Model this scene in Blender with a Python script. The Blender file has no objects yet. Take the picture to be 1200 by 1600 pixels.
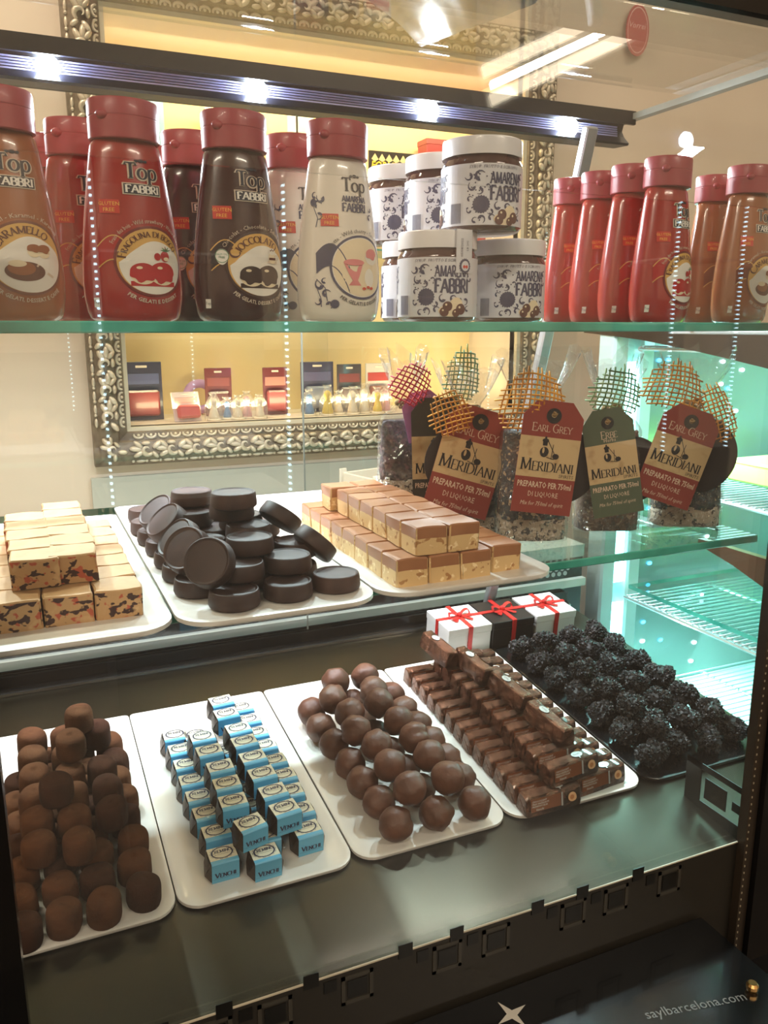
import bpy, math, random
from mathutils import Vector, Matrix, Euler
PI = math.pi
S = bpy.context.scene
COL = S.collection
random.seed(7)
EYE = 1.35                      # eye height above the floor; everything is laid out relative to the eye, then lifted

# ------------------------------------------------------------------ camera
FPX, HOR = 1290.0, 510.0
PITCH = math.atan((800 - HOR) / FPX)
YAW = math.atan(583 / math.hypot(FPX, 290))
CF = Vector((math.sin(YAW) * math.cos(PITCH), math.cos(YAW) * math.cos(PITCH), -math.sin(PITCH)))
CR = Vector((math.cos(YAW), -math.sin(YAW), 0))
CU = CR.cross(CF)
cam_d = bpy.data.cameras.new('camera'); cam = bpy.data.objects.new('camera', cam_d); COL.objects.link(cam)
cam_d.sensor_fit = 'VERTICAL'; cam_d.sensor_height = 32.0; cam_d.lens = 32.0 * FPX / 1600
cam_d.clip_start = 0.02; cam_d.clip_end = 50
cam.matrix_world = Matrix((( CR.x, CU.x, -CF.x, 0), (CR.y, CU.y, -CF.y, 0), (CR.z, CU.z, -CF.z, 0), (0, 0, 0, 1)))
S.camera = cam

# ------------------------------------------------------------------ world, exposure, large lights
W = bpy.data.worlds.new('world'); S.world = W; W.use_nodes = True
W.node_tree.nodes['Background'].inputs[0].default_value = (1.0, 0.86, 0.7, 1)
W.node_tree.nodes['Background'].inputs[1].default_value = 0.05
S.view_settings.view_transform = 'Standard'; S.view_settings.look = 'None'
S.view_settings.exposure = 0.0; S.view_settings.gamma = 1.0; S.view_settings.use_curve_mapping = False
S.cycles.use_denoising = True
S.cycles.transparent_max_bounces = 40
S.cycles.max_bounces = 8
S.cycles.caustics_reflective = False; S.cycles.caustics_refractive = False
S.cycles.sample_clamp_indirect = 6.0

def area_light(name, loc, size, power, color, direction=(0, 0, -1), size_y=None, spread=None):
    d = bpy.data.lights.new(name, 'AREA'); d.energy = power; d.color = color
    d.size = size
    if size_y: d.shape = 'RECTANGLE'; d.size_y = size_y
    if spread: d.spread = spread
    o = bpy.data.objects.new(name, d); COL.objects.link(o); o.location = loc
    o.rotation_euler = Vector(direction).to_track_quat('-Z', 'Y').to_euler()
    return o
CEIL = 1.45
LAMPS = [(-1.2, -1.2, 0), (1.5, -1.6, 0), (1.57, 1.03, .45), (-.5, 1.25, 0)]          # ceiling luminaires of the shop
for i, (lx, ly, lr) in enumerate(LAMPS):
    o = area_light('ceiling_luminaire_light', (lx, ly, CEIL - 0.07), 1.2, (42, 42, 9, 24)[i], (1.0, 0.84, 0.66), size_y=(.18, .18, .014, .18)[i])
    o.rotation_euler.z = lr

# ------------------------------------------------------------------ pixel rays (1200 x 1600 frame) used to measure where things stand
def ray(x, y): return CF * FPX + CR * (x - 600) - CU * (y - 800)
def atY(x, y, Y): d = ray(x, y); return d * (Y / d.y)
def atZ(x, y, Z): d = ray(x, y); return d * (Z / d.z)
def atX(x, y, X): d = ray(x, y); return d * (X / d.x)

# ------------------------------------------------------------------ materials
def new_mat(name):
    m = bpy.data.materials.new(name); m.use_nodes = True
    nt = m.node_tree
    return m, nt, nt.nodes['Principled BSDF']
def lin(c):
    return tuple(((v / 12.92) if v <= 0.04045 else ((v + 0.055) / 1.055) ** 2.4) for v in c)
def rgb(r, g, b): return lin((r / 255, g / 255, b / 255)) + (1,)
MATS = {}
def mat(name, col, rough=0.5, metal=0.0, coat=0.0, spec=0.5, noise=None, bump=None, sub=0.0, sheen=0.0):
    """col: sRGB 0-255. noise: (scale, col2, lo, hi) blends a second colour. bump: (scale, strength, distance)."""
    if name in MATS: return MATS[name]
    m, nt, b = new_mat(name)
    b.inputs['Base Color'].default_value = rgb(*col)
    b.inputs['Roughness'].default_value = rough
    b.inputs['Metallic'].default_value = metal
    b.inputs['Coat Weight'].default_value = coat
    b.inputs['Coat Roughness'].default_value = 0.06
    b.inputs['Specular IOR Level'].default_value = spec
    if sub: b.inputs['Subsurface Weight'].default_value = sub; b.inputs['Subsurface Radius'].default_value = (0.004, 0.002, 0.001)
    if sheen: b.inputs['Sheen Weight'].default_value = sheen
    tc = None
    if noise or bump:
        tc = nt.nodes.new('ShaderNodeTexCoord')
    if noise:
        n = nt.nodes.new('ShaderNodeTexNoise'); n.inputs['Scale'].default_value = noise[0]; n.inputs['Detail'].default_value = 5
        r = nt.nodes.new('ShaderNodeValToRGB')
        r.color_ramp.elements[0].position = noise[2]; r.color_ramp.elements[0].color = rgb(*col)
        r.color_ramp.elements[1].position = noise[3]; r.color_ramp.elements[1].color = rgb(*noise[1])
        nt.links.new(tc.outputs['Object'], n.inputs['Vector']); nt.links.new(n.outputs['Fac'], r.inputs['Fac'])
        nt.links.new(r.outputs['Color'], b.inputs['Base Color'])
    if bump:
        n2 = nt.nodes.new('ShaderNodeTexNoise'); n2.inputs['Scale'].default_value = bump[0]; n2.inputs['Detail'].default_value = 6
        bp = nt.nodes.new('ShaderNodeBump'); bp.inputs['Strength'].default_value = bump[1]; bp.inputs['Distance'].default_value = bump[2]
        nt.links.new(tc.outputs['Object'], n2.inputs['Vector']); nt.links.new(n2.outputs['Fac'], bp.inputs['Height'])
        nt.links.new(bp.outputs['Normal'], b.inputs['Normal'])
    MATS[name] = m
    return m
def emit(name, col, strength):
    if name in MATS: return MATS[name]
    m, nt, b = new_mat(name)
    b.inputs['Base Color'].default_value = (0, 0, 0, 1)
    b.inputs['Emission Color'].default_value = lin((col[0] / 255, col[1] / 255, col[2] / 255)) + (1,)
    b.inputs['Emission Strength'].default_value = strength
    MATS[name] = m
    return m
def pane(name, tint=(0.97, 0.99, 0.98), f0=0.04, rough=0.0, haze=0.0, haze_col=(0.9, 0.9, 0.9), wrinkle=None, milky=False):
    """thin clear sheet: see-through, with Schlick reflection; haze adds a little diffuse whiteness for dust, film and veils of reflected light"""
    if name in MATS: return MATS[name]
    m = bpy.data.materials.new(name); m.use_nodes = True; nt = m.node_tree; nt.nodes.clear()
    N = nt.nodes.new; L = nt.links.new
    out = N('ShaderNodeOutputMaterial'); tr = N('ShaderNodeBsdfTransparent'); gl = N('ShaderNodeBsdfGlossy'); mx = N('ShaderNodeMixShader')
    tr.inputs['Color'].default_value = tint + (1,); gl.inputs['Roughness'].default_value = rough
    lw = N('ShaderNodeLayerWeight'); lw.inputs['Blend'].default_value = 0.5
    pw = N('ShaderNodeMath'); pw.operation = 'POWER'; pw.inputs[1].default_value = 5
    ma = N('ShaderNodeMath'); ma.operation = 'MULTIPLY_ADD'; ma.inputs[1].default_value = 1 - f0; ma.inputs[2].default_value = f0
    L(lw.outputs['Facing'], pw.inputs[0]); L(pw.outputs[0], ma.inputs[0]); L(ma.outputs[0], mx.inputs['Fac'])
    src = tr.outputs[0]
    if haze:
        df = N('ShaderNodeBsdfDiffuse'); df.inputs['Color'].default_value = haze_col + (1,)
        m2 = N('ShaderNodeMixShader'); m2.inputs['Fac'].default_value = haze
        hz = df.outputs[0]
        if milky:
            tl = N('ShaderNodeBsdfTranslucent'); tl.inputs['Color'].default_value = haze_col + (1,)
            m3 = N('ShaderNodeMixShader'); m3.inputs['Fac'].default_value = .5; L(hz, m3.inputs[1]); L(tl.outputs[0], m3.inputs[2]); hz = m3.outputs[0]
        L(tr.outputs[0], m2.inputs[1]); L(hz, m2.inputs[2]); src = m2.outputs[0]
    L(src, mx.inputs[1]); L(gl.outputs[0], mx.inputs[2]); L(mx.outputs[0], out.inputs['Surface'])
    if wrinkle:
        tc = N('ShaderNodeTexCoord'); n = N('ShaderNodeTexNoise'); n.inputs['Scale'].default_value = wrinkle[0]; n.inputs['Detail'].default_value = 2
        n.inputs['Distortion'].default_value = 1.2
        bp = N('ShaderNodeBump'); bp.inputs['Strength'].default_value = wrinkle[1]; bp.inputs['Distance'].default_value = wrinkle[2]
        L(tc.outputs['Object'], n.inputs['Vector']); L(n.outputs['Fac'], bp.inputs['Height'])
        L(bp.outputs[0], gl.inputs['Normal'])
    MATS[name] = m
    return m

# ------------------------------------------------------------------ mesh builder
class MB:
    def __init__(s): s.v = []; s.f = []; s.m = []
    def add(s, vs, fs, mi=0, M=None):
        o = len(s.v)
        s.v += [tuple(M @ Vector(p)) if M is not None else tuple(p) for p in vs]
        s.f += [tuple(i + o for i in f) for f in fs]; s.m += [mi] * len(fs)
        return s
    def box(s, lo, hi, mi=0, M=None):
        x0, y0, z0 = lo; x1, y1, z1 = hi
        vs = [(x0, y0, z0), (x1, y0, z0), (x1, y1, z0), (x0, y1, z0), (x0, y0, z1), (x1, y0, z1), (x1, y1, z1), (x0, y1, z1)]
        return s.add(vs, [(0, 3, 2, 1), (4, 5, 6, 7), (0, 1, 5, 4), (1, 2, 6, 5), (2, 3, 7, 6), (3, 0, 4, 7)], mi, M)
    def cbox(s, lo, hi, c, mi=0, M=None):
        """box with chamfered edges"""
        x0, y0, z0 = lo; x1, y1, z1 = hi
        vs = []; idx = {}
        for ix, X in enumerate((x0, x1)):
            for iy, Y in enumerate((y0, y1)):
                for iz, Z in enumerate((z0, z1)):
                    sx, sy, sz = (1, -1)[ix], (1, -1)[iy], (1, -1)[iz]
                    idx[ix, iy, iz] = len(vs)
                    vs += [(X, Y + sy * c, Z + sz * c), (X + sx * c, Y, Z + sz * c), (X + sx * c, Y + sy * c, Z)]
        g = lambda a, k: idx[a] + k
        fs = []
        for i in (0, 1):
            q = [(i, 0, 0), (i, 1, 0), (i, 1, 1), (i, 0, 1)]; fs.append(tuple(g(a, 0) for a in (q if i else q[::-1])))
            q = [(0, i, 0), (0, i, 1), (1, i, 1), (1, i, 0)]; fs.append(tuple(g(a, 1) for a in (q if i else q[::-1])))
            q = [(0, 0, i), (1, 0, i), (1, 1, i), (0, 1, i)]; fs.append(tuple(g(a, 2) for a in (q if i else q[::-1])))
        for i in (0, 1):
            for j in (0, 1):
                a, b = (0, i, j), (1, i, j); fs.append((g(a, 1), g(b, 1), g(b, 2), g(a, 2)) if i == j else (g(a, 2), g(b, 2), g(b, 1), g(a, 1)))
                a, b = (i, 0, j), (i, 1, j); fs.append((g(a, 2), g(b, 2), g(b, 0), g(a, 0)) if i == j else (g(a, 0), g(b, 0), g(b, 2), g(a, 2)))
                a, b = (i, j, 0), (i, j, 1); fs.append((g(a, 0), g(b, 0), g(b, 1), g(a, 1)) if i == j else (g(a, 1), g(b, 1), g(b, 0), g(a, 0)))
        for a in idx:
            t = (g(a, 0), g(a, 1), g(a, 2)); fs.append(t if (sum(a) % 2) else t[::-1])
        return s.add(vs, fs, mi, M)
    def lathe(s, prof, n=24, ax=1.0, ay=1.0, mi=0, M=None, cap=True, mfun=None):
        """prof: list of (r, z). ellipse factors ax, ay"""
        vs = []; fs = []; ms = []
        for r, z in prof:
            for k in range(n):
                a = 2 * PI * k / n; vs.append((r * ax * math.sin(a), -r * ay * math.cos(a), z))
        for i in range(len(prof) - 1):
            for k in range(n):
                k2 = (k + 1) % n; fs.append((i * n + k, i * n + k2, (i + 1) * n + k2, (i + 1) * n + k))
        if cap:
            fs.append(tuple(range(n))[::-1]); fs.append(tuple((len(prof) - 1) * n + k for k in range(n)))
        return s.add(vs, fs, mi, M)
    def tube(s, pts, r, n=6, mi=0, closed=False, cap=True):
        pts = [Vector(p) for p in pts]; vs = []; fs = []; m = len(pts)
        up = Vector((0, 0, 1))
        for i, p in enumerate(pts):
            a = pts[(i - 1) % m] if (closed or i > 0) else p
            b = pts[(i + 1) % m] if (closed or i < m - 1) else p
            t = (b - a).normalized() if (b - a).length > 1e-9 else Vector((0, 0, 1))
            x = t.cross(up)
            if x.length < 1e-3: x = t.cross(Vector((0, 1, 0)))
            x.normalize(); y = x.cross(t)
            rr = r[i] if isinstance(r, (list, tuple)) else r
            for k in range(n):
                an = 2 * PI * k / n; vs.append(p + x * (rr * math.cos(an)) + y * (rr * math.sin(an)))
        for i in range(m if closed else m - 1):
            for k in range(n):
                k2 = (k + 1) % n; j = (i + 1) % m
                fs.append((i * n + k2, i * n + k, j * n + k, j * n + k2))
        if cap and not closed:
            fs.append(tuple(range(n))); fs.append(tuple((m - 1) * n + k for k in range(n))[::-1])
        return s.add(vs, fs, mi)
    def prism(s, poly, z0, z1, mi=0, M=None):
        n = len(poly)
        vs = [(x, y, z0) for x, y in poly] + [(x, y, z1) for x, y in poly]
        fs = [tuple(range(n))[::-1], tuple(range(n, 2 * n))] + [(i, (i + 1) % n, n + (i + 1) % n, n + i) for i in range(n)]
        return s.add(vs, fs, mi, M)
    def sphere(s, c, r, nu=12, nv=8, mi=0, M=None, fn=None, sq=(1, 1, 1)):
        vs = [(0, 0, -1)]
        for j in range(1, nv):
            b = -PI / 2 + PI * j / nv
            for i in range(nu):
                a = 2 * PI * i / nu; vs.append((math.cos(b) * math.cos(a), math.cos(b) * math.sin(a), math.sin(b)))
        vs.append((0, 0, 1))
        fs = [(0, 1 + (i + 1) % nu, 1 + i) for i in range(nu)]
        for j in range(nv - 2):
            for i in range(nu):
                a = 1 + j * nu + i; b = 1 + j * nu + (i + 1) % nu; fs.append((a, b, b + nu, a + nu))
        t = len(vs) - 1; o = 1 + (nv - 2) * nu
        fs += [(o + i, o + (i + 1) % nu, t) for i in range(nu)]
        out = []
        for p in vs:
            k = r * (fn(p) if fn else 1)
            out.append((c[0] + p[0] * k * sq[0], c[1] + p[1] * k * sq[1], c[2] + p[2] * k * sq[2]))
        return s.add(out, fs, mi, M)
    def grid(s, fn, nu, nv, mi=0):
        vs = [fn(i / nu, j / nv) for j in range(nv + 1) for i in range(nu + 1)]
        fs = [(j * (nu + 1) + i, j * (nu + 1) + i + 1, (j + 1) * (nu + 1) + i + 1, (j + 1) * (nu + 1) + i) for j in range(nv) for i in range(nu)]
        return s.add(vs, fs, mi)
    def mesh(s, name, mats, smooth=False):
        me = bpy.data.meshes.new(name); me.from_pydata(s.v, [], s.f)
        for m in (mats if isinstance(mats, (list, tuple)) else [mats]): me.materials.append(m)
        if any(s.m): me.polygons.foreach_set('material_index', s.m)
        if smooth:
            me.polygons.foreach_set('use_smooth', [True] * len(s.f))
            if smooth != 'all': me.set_sharp_from_angle(angle=math.radians(smooth if smooth is not True else 40))
        me.update()
        return me
    def build(s, name, mats, parent=None, smooth=False, loc=None, rot=None, kind=None):
        return put(name, s.mesh(name, mats, smooth), parent, loc, rot, kind)
def put(name, me, parent=None, loc=None, rot=None, kind=None):
    o = bpy.data.objects.new(name, me); COL.objects.link(o)
    if parent is not None: o.parent = parent
    if loc is not None: o.location = loc
    if rot is not None: o.rotation_euler = rot
    if kind: o['kind'] = kind
    return o
def empty(name, loc=(0, 0, 0), rot=(0, 0, 0)):
    o = bpy.data.objects.new(name, None); COL.objects.link(o); o.location = loc; o.rotation_euler = rot; o.empty_display_size = 0.02
    return o
def tag(o, label, cat, group=None):
    o['label'] = label; o['category'] = cat
    if group: o['group'] = group
    return o
def struct(o): o['kind'] = 'structure'; return o
def dup(root):
    r = root.copy(); COL.objects.link(r)
    for ch in list(root.children):
        c = ch.copy(); COL.objects.link(c); c.parent = r
        for g in list(ch.children):
            d = g.copy(); COL.objects.link(d); d.parent = c
    return r
ORD = ['front', 'second', 'third', 'fourth', 'fifth', 'sixth', 'seventh', 'eighth', 'ninth', 'tenth', 'eleventh', 'twelfth', 'thirteenth', 'fourteenth', 'fifteenth', 'sixteenth']
def nth(i): return 'foremost' if i == 0 else ORD[i] + ' from the front'

# ------------------------------------------------------------------ lettering: built-in font plus a small broad-nib serif alphabet
_TC = {}
def font_text(txt, size, space=1.0, bold=0.0, shear=0.0, res=2):
    """flat mesh of a line of type: (verts2d centred on x, baseline 0), faces, width"""
    k = (txt, space, bold, shear, res)
    if k not in _TC:
        c = bpy.data.curves.new('type', 'FONT'); c.body = txt; c.size = 1.0; c.space_character = space; c.offset = bold; c.shear = shear
        c.resolution_u = res; c.fill_mode = 'FRONT'
        o = bpy.data.objects.new('type', c); me = o.to_mesh()
        vs = [(v.co.x, v.co.y) for v in me.vertices]; fs = [tuple(p.vertices) for p in me.polygons]
        o.to_mesh_clear(); bpy.data.objects.remove(o); bpy.data.curves.remove(c)
        if vs:
            x0 = min(v[0] for v in vs); x1 = max(v[0] for v in vs)
        else: x0 = x1 = 0
        _TC[k] = ([(x - (x0 + x1) / 2, y) for x, y in vs], fs, x1 - x0)
    vs, fs, w = _TC[k]
    return [(x * size, y * size) for x, y in vs], fs, w * size
def arc(cx, cy, rx, ry, a0, a1, n=10):
    return [(cx + rx * math.cos(math.radians(a0 + (a1 - a0) * i / n)), cy + ry * math.sin(math.radians(a0 + (a1 - a0) * i / n))) for i in range(n + 1)]
GL = {
 'A': (.72, [[(.02, 0), (.36, 1)], [(.36, 1), (.70, 0)], [(.15, .36), (.57, .36)]]),
 'B': (.58, [[(.08, 0), (.08, 1)], [(.08, 1), (.3, 1)] + arc(.3, .77, .22, .23, 90, -90), [(.08, .53), (.32, .53)] + arc(.32, .265, .25, .265, 90, -90) + [(.08, 0)]]),
 'C': (.66, [arc(.4, .5, .38, .5, 50, 310, 16)]),
 'D': (.74, [[(.08, 0), (.08, 1)], [(.08, 1), (.3, 1)] + arc(.3, .5, .42, .5, 90, -90, 14) + [(.08, 0)]]),
 'E': (.56, [[(.08, 0), (.08, 1)], [(.08, 1), (.5, 1), (.5, .88)], [(.08, .52), (.42, .52)], [(.08, 0), (.53, 0), (.53, .14)]]),
 'F': (.54, [[(.08, 0), (.08, 1)], [(.08, 1), (.52, 1), (.52, .86)], [(.08, .52), (.42, .52)]]),
 'G': (.74, [arc(.4, .5, .38, .5, 50, 300, 16) + [(.64, .1), (.64, .42)], [(.46, .42), (.74, .42)]]),
 'H': (.74, [[(.08, 0), (.08, 1)], [(.64, 0), (.64, 1)], [(.08, .52), (.64, .52)]]),
 'I': (.24, [[(.12, 0), (.12, 1)]]),
 'L': (.54, [[(.08, 0), (.08, 1)], [(.08, 0), (.52, 0), (.52, .16)]]),
 'M': (.92, [[(.1, 0), (.14, 1)], [(.14, 1), (.46, .08)], [(.46, .08), (.78, 1)], [(.78, 1), (.82, 0)]]),
 'N': (.76, [[(.1, 0), (.1, 1)], [(.1, 1), (.66, 0)], [(.66, 0), (.66, 1)]]),
 'O': (.80, [arc(.4, .5, .37, .5, 0, 360, 22)]),
 'P': (.56, [[(.08, 0), (.08, 1)], [(.08, 1), (.3, 1)] + arc(.3, .74, .23, .26, 90, -90) + [(.08, .48)]]),
 'R': (.64, [[(.08, 0), (.08, 1)], [(.08, 1), (.28, 1)] + arc(.28, .75, .22, .25, 90, -90) + [(.08, .5)], [(.26, .5), (.62, 0)]]),
 'S': (.50, [arc(.25, .75, .2, .25, 30, 250, 10) + arc(.25, .25, .22, .27, 80, -150, 12)]),
 'T': (.64, [[(.32, 0), (.32, 1)], [(.03, .86), (.03, 1), (.61, 1), (.61, .86)]]),
 'U': (.72, [[(.1, 1), (.1, .35)] + arc(.36, .35, .26, .35, 180, 360) + [(.62, 1)]]),
 'V': (.70, [[(.02, 1), (.35, 0)], [(.35, 0), (.68, 1)]]),
 'Y': (.66, [[(.02, 1), (.33, .5)], [(.33, .5), (.64, 1)], [(.33, .5), (.33, 0)]]),
 'o': (.58, [arc(.29, .33, .25, .33, 0, 360, 18)]),
 'p': (.60, [[(.08, -.34), (.08, .66)], arc(.3, .33, .24, .33, 150, -150, 16)]),
 ' ': (.34, []),
}
def serif_text(txt, size, thick=.13, thin=.05, small=None, gap=.06):
    """capitals with serifs; small: list of letter heights (caps / small caps)"""
    vs = []; fs = []; x = 0
    for i, ch in enumerate(txt):
        w, strokes = GL[ch]; k = small[i] if small else 1.0
        ends = {}
        for st in strokes:
            n = len(st); base = len(vs)
            for j, (px, py) in enumerate(st):
                a = st[max(j - 1, 0)]; b = st[min(j + 1, n - 1)]
                dx, dy = b[0] - a[0], b[1] - a[1]; l = math.hypot(dx, dy) or 1
                dx /= l; dy /= l
                wd = thin + (thick - thin) * (abs(dy) ** 1.5) * (0.55 if (dx * dy > 0.1 and n == 2) else 1)
                ox, oy = -dy * wd / 2, dx * wd / 2
                vs.append((x + (px + ox) * k, (py + oy) * k)); vs.append((x + (px - ox) * k, (py - oy) * k))
            for j in range(n - 1):
                q = base + 2 * j; fs.append((q + 1, q + 3, q + 2, q))
            if n == 2 and abs(st[1][1] - st[0][1]) > .45:
                for (px, py) in st:
                    if py in (0, 1) or py == -.34: ends[(px, py)] = 1
        if ch not in 'MNVA' or True:
            for (px, py) in ends:
                if ch == 'M' and py < .05 and .3 < px < .6: continue
                if ch == 'A' and py == 1: continue
                if ch == 'V' and py == 0: continue
                b = len(vs); s0 = thin * .9; yy = py + (s0 / 2 if py <= 0 else -s0 / 2)
                for qx, qy in ((-.13, -s0 / 2), (.13, -s0 / 2), (.13, s0 / 2), (-.13, s0 / 2)):
                    vs.append((x + (px + qx) * k, (yy + qy) * k))
                fs.append((b, b + 1, b + 2, b + 3))
        x += (w + gap) * k
    x -= gap
    return [((a - x / 2) * size, b * size) for a, b in vs], fs, x * size
def mv(t, dx, dy, rot=0, sx=1, sy=1):
    c, s = math.cos(rot), math.sin(rot)
    return [((x * sx) * c - (y * sy) * s + dx, (x * sx) * s + (y * sy) * c + dy) for x, y in t[0]], t[1]
def on_arc(t, cx, cy, R, mid=90, below=False):
    """bend a line of type round a circle; mid: angle of its middle"""
    out = []
    for x, y in t[0]:
        if below: a = math.radians(mid) + x / R; r = R - y
        else: a = math.radians(mid) - x / R; r = R + y
        out.append((cx + r * math.cos(a), cy + r * math.sin(a)))
    return out, t[1]
def disc2(cx, cy, rx, ry=None, n=28, rings=3, fn=None):
    ry = ry or rx; vs = [(cx, cy)]; fs = []
    for j in range(1, rings + 1):
        for i in range(n):
            a = 2 * PI * i / n; k = (fn(a) if fn else 1) * j / rings
            vs.append((cx + rx * k * math.cos(a), cy + ry * k * math.sin(a)))
    for i in range(n): fs.append((0, 1 + i, 1 + (i + 1) % n))
    for j in range(rings - 1):
        for i in range(n):
            a = 1 + j * n + i; b = 1 + j * n + (i + 1) % n; fs.append((a, a + n, b + n, b))
    return vs, fs
def ring2(cx, cy, r0, r1, a0=0, a1=360, n=40):
    vs = []; fs = []
    for i in range(n + 1):
        a = math.radians(a0 + (a1 - a0) * i / n)
        vs += [(cx + r0 * math.cos(a), cy + r0 * math.sin(a)), (cx + r1 * math.cos(a), cy + r1 * math.sin(a))]
    for i in range(n): q = 2 * i; fs.append((q, q + 1, q + 3, q + 2))
    return vs, fs
def rect2(x0, y0, x1, y1, nx=4, ny=2):
    vs = [(x0 + (x1 - x0) * i / nx, y0 + (y1 - y0) * j / ny) for j in range(ny + 1) for i in range(nx + 1)]
    fs = [(j * (nx + 1) + i, j * (nx + 1) + i + 1, (j + 1) * (nx + 1) + i + 1, (j + 1) * (nx + 1) + i) for j in range(ny) for i in range(nx)]
    return vs, fs
def strip2(pts, w):
    """ribbon along a polyline; w number or list (tapering)"""
    vs = []; fs = []; n = len(pts)
    for j, (px, py) in enumerate(pts):
        a = pts[max(j - 1, 0)]; b = pts[min(j + 1, n - 1)]
        dx, dy = b[0] - a[0], b[1] - a[1]; l = math.hypot(dx, dy) or 1
        ww = (w[j] if isinstance(w, (list, tuple)) else w) / 2
        vs += [(px - dy / l * ww, py + dx / l * ww), (px + dy / l * ww, py - dx / l * ww)]
    for j in range(n - 1): q = 2 * j; fs.append((q + 1, q + 3, q + 2, q))
    return vs, fs
def comma2(cx, cy, r, rot, k=1.0):
    """a curled drop, the ornament of the cherry jars"""
    pts = [(cx + math.cos(rot + t * 4.2) * r * (1 - .72 * t) * k, cy + math.sin(rot + t * 4.2) * r * (1 - .72 * t)) for t in [i / 8 for i in range(9)]]
    return strip2(pts, [r * (.12 + .62 * (i / 8)) for i in range(9)])
def decal(mb, shape, fn, mi, off):
    vs, fs = shape[0], shape[1]
    mb.add([fn(x, y, off) for x, y in vs], fs, mi)
# ------------------------------------------------------------------ layout numbers (metres, eye at the origin)
YF = 0.55            # front edge of both glass shelves
YG = 0.50            # front glass
XS = XD = 0.830      # side glass, right end of the deck
YW = 1.75            # back wall of the shop
YB = 1.028           # light bar
Z_UP = 0.0033        # top of the upper glass shelf
Z_MID = -0.1925      # top of the middle glass shelf
TILT = 0.105         # slope of the steel deck
Z0D = -1.054 * YF
def deck_z(y): return Z0D + TILT * y
DN = Vector((0, -TILT, 1)).normalized(); DA = math.atan(TILT)
def at_deck(x, y, h=0.0):
    d = ray(x, y); p0 = Vector((0, 0, Z0D)) + DN * h
    return d * (p0.dot(DN) / d.dot(DN))

M_WALL = mat('beige_plaster', (222, 207, 188), 0.75, noise=(3.0, (214, 198, 178), .35, .7), bump=(60, .08, .002))
M_WPAN = mat('grey_green_panel', (186, 187, 176), 0.55, bump=(25, .04, .002))
M_CEIL = mat('ceiling_paint', (226, 216, 200), 0.8, bump=(40, .05, .002))
M_FLOOR = mat('dark_tile_floor', (70, 60, 52), 0.4, noise=(5, (52, 44, 38), .4, .6))
M_BLACK = mat('black_lacquer', (9, 9, 10), 0.22, coat=0.3)
M_BLACKM = mat('black_satin', (14, 14, 15), 0.45)
M_PRINT = mat('black_glass_print', (14, 13, 10), 0.35)
M_PRINT2 = mat('brown_glass_print', (38, 35, 30), 0.4)
M_STEELW = mat('bright_steel', (200, 198, 194), 0.25, metal=1.0)
M_CLEAR = pane('clear_glass', (0.985, 0.995, 0.99), f0=0.03)
M_FRONT = pane('front_glass', (0.98, 0.99, 0.985), f0=0.045, haze=0.015, haze_col=(.9, .88, .86))  # haze: dust, plus the reflected veil of the lit room as diffuse colour
M_SHELFG = pane('shelf_glass', (0.90, 0.965, 0.945), f0=0.04)
M_EDGE = mat('green_glass_edge', (96, 206, 184), 0.12, coat=0.6, noise=(14, (40, 150, 134), .35, .65))

# brushed steel of the deck
m, nt, b = new_mat('brushed_steel')
b.inputs['Metallic'].default_value = 1.0; b.inputs['Base Color'].default_value = rgb(74, 70, 60)
tc = nt.nodes.new('ShaderNodeTexCoord'); mp = nt.nodes.new('ShaderNodeMapping'); mp.inputs['Scale'].default_value = (3, 500, 500)
n = nt.nodes.new('ShaderNodeTexNoise'); n.inputs['Scale'].default_value = 1.0; n.inputs['Detail'].default_value = 3
mr = nt.nodes.new('ShaderNodeMapRange'); mr.inputs['To Min'].default_value = 0.27; mr.inputs['To Max'].default_value = 0.33
nt.links.new(tc.outputs['Object'], mp.inputs['Vector']); nt.links.new(mp.outputs[0], n.inputs['Vector'])
nt.links.new(n.outputs['Fac'], mr.inputs['Value']); nt.links.new(mr.outputs[0], b.inputs['Roughness'])
M_DECK = m

# ------------------------------------------------------------------ the room
XL, XR, YR = -2.2, 3.2, -2.6
NX0, NX1, NZ0, NZ1 = 0.205, 1.118, -0.200, 0.570      # niche opening in the back wall
def slab(name, lo, hi, m): return struct(MB().box(lo, hi).build(name, m))
slab('floor', (XL, YR, -EYE - .1), (XR, YW + .4, -EYE), M_FLOOR)
slab('ceiling', (XL, YR, CEIL), (XR, YW + .4, CEIL + .1), M_CEIL)
slab('wall_left', (XL - .1, YR, -EYE), (XL, YW + .4, CEIL), M_WALL)
slab('wall_right', (XR, YR, -EYE), (XR + .1, YW + .4, CEIL), M_WALL)
slab('wall_front', (XL, YR - .1, -EYE), (XR, YR, CEIL), M_WALL)
slab('trim_2', (XL, YR, -EYE), (XR, YR + .03, -.10), mat('dark_wood_panel', (62, 42, 30), 0.5, noise=(6, (46, 30, 21), .4, .6)))
wb = MB()
wb.box((XL, YW, -EYE), (NX0, YW + .34, CEIL)); wb.box((NX1, YW, -EYE), (XR, YW + .34, CEIL))
wb.box((NX0, YW, -EYE), (NX1, YW + .34, NZ0)); wb.box((NX0, YW, NZ1), (NX1, YW + .34, CEIL))
struct(wb.build('wall_back', M_WALL))
slab('wall_niche_back', (NX0, YW + .22, NZ0), (NX1, YW + .34, NZ1), mat('cream_niche_paint', (238, 214, 160), 0.7))
slab('trim_1', (0.121, YW - .012, -EYE), (XR, YW, -0.30), M_WPAN)
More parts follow.
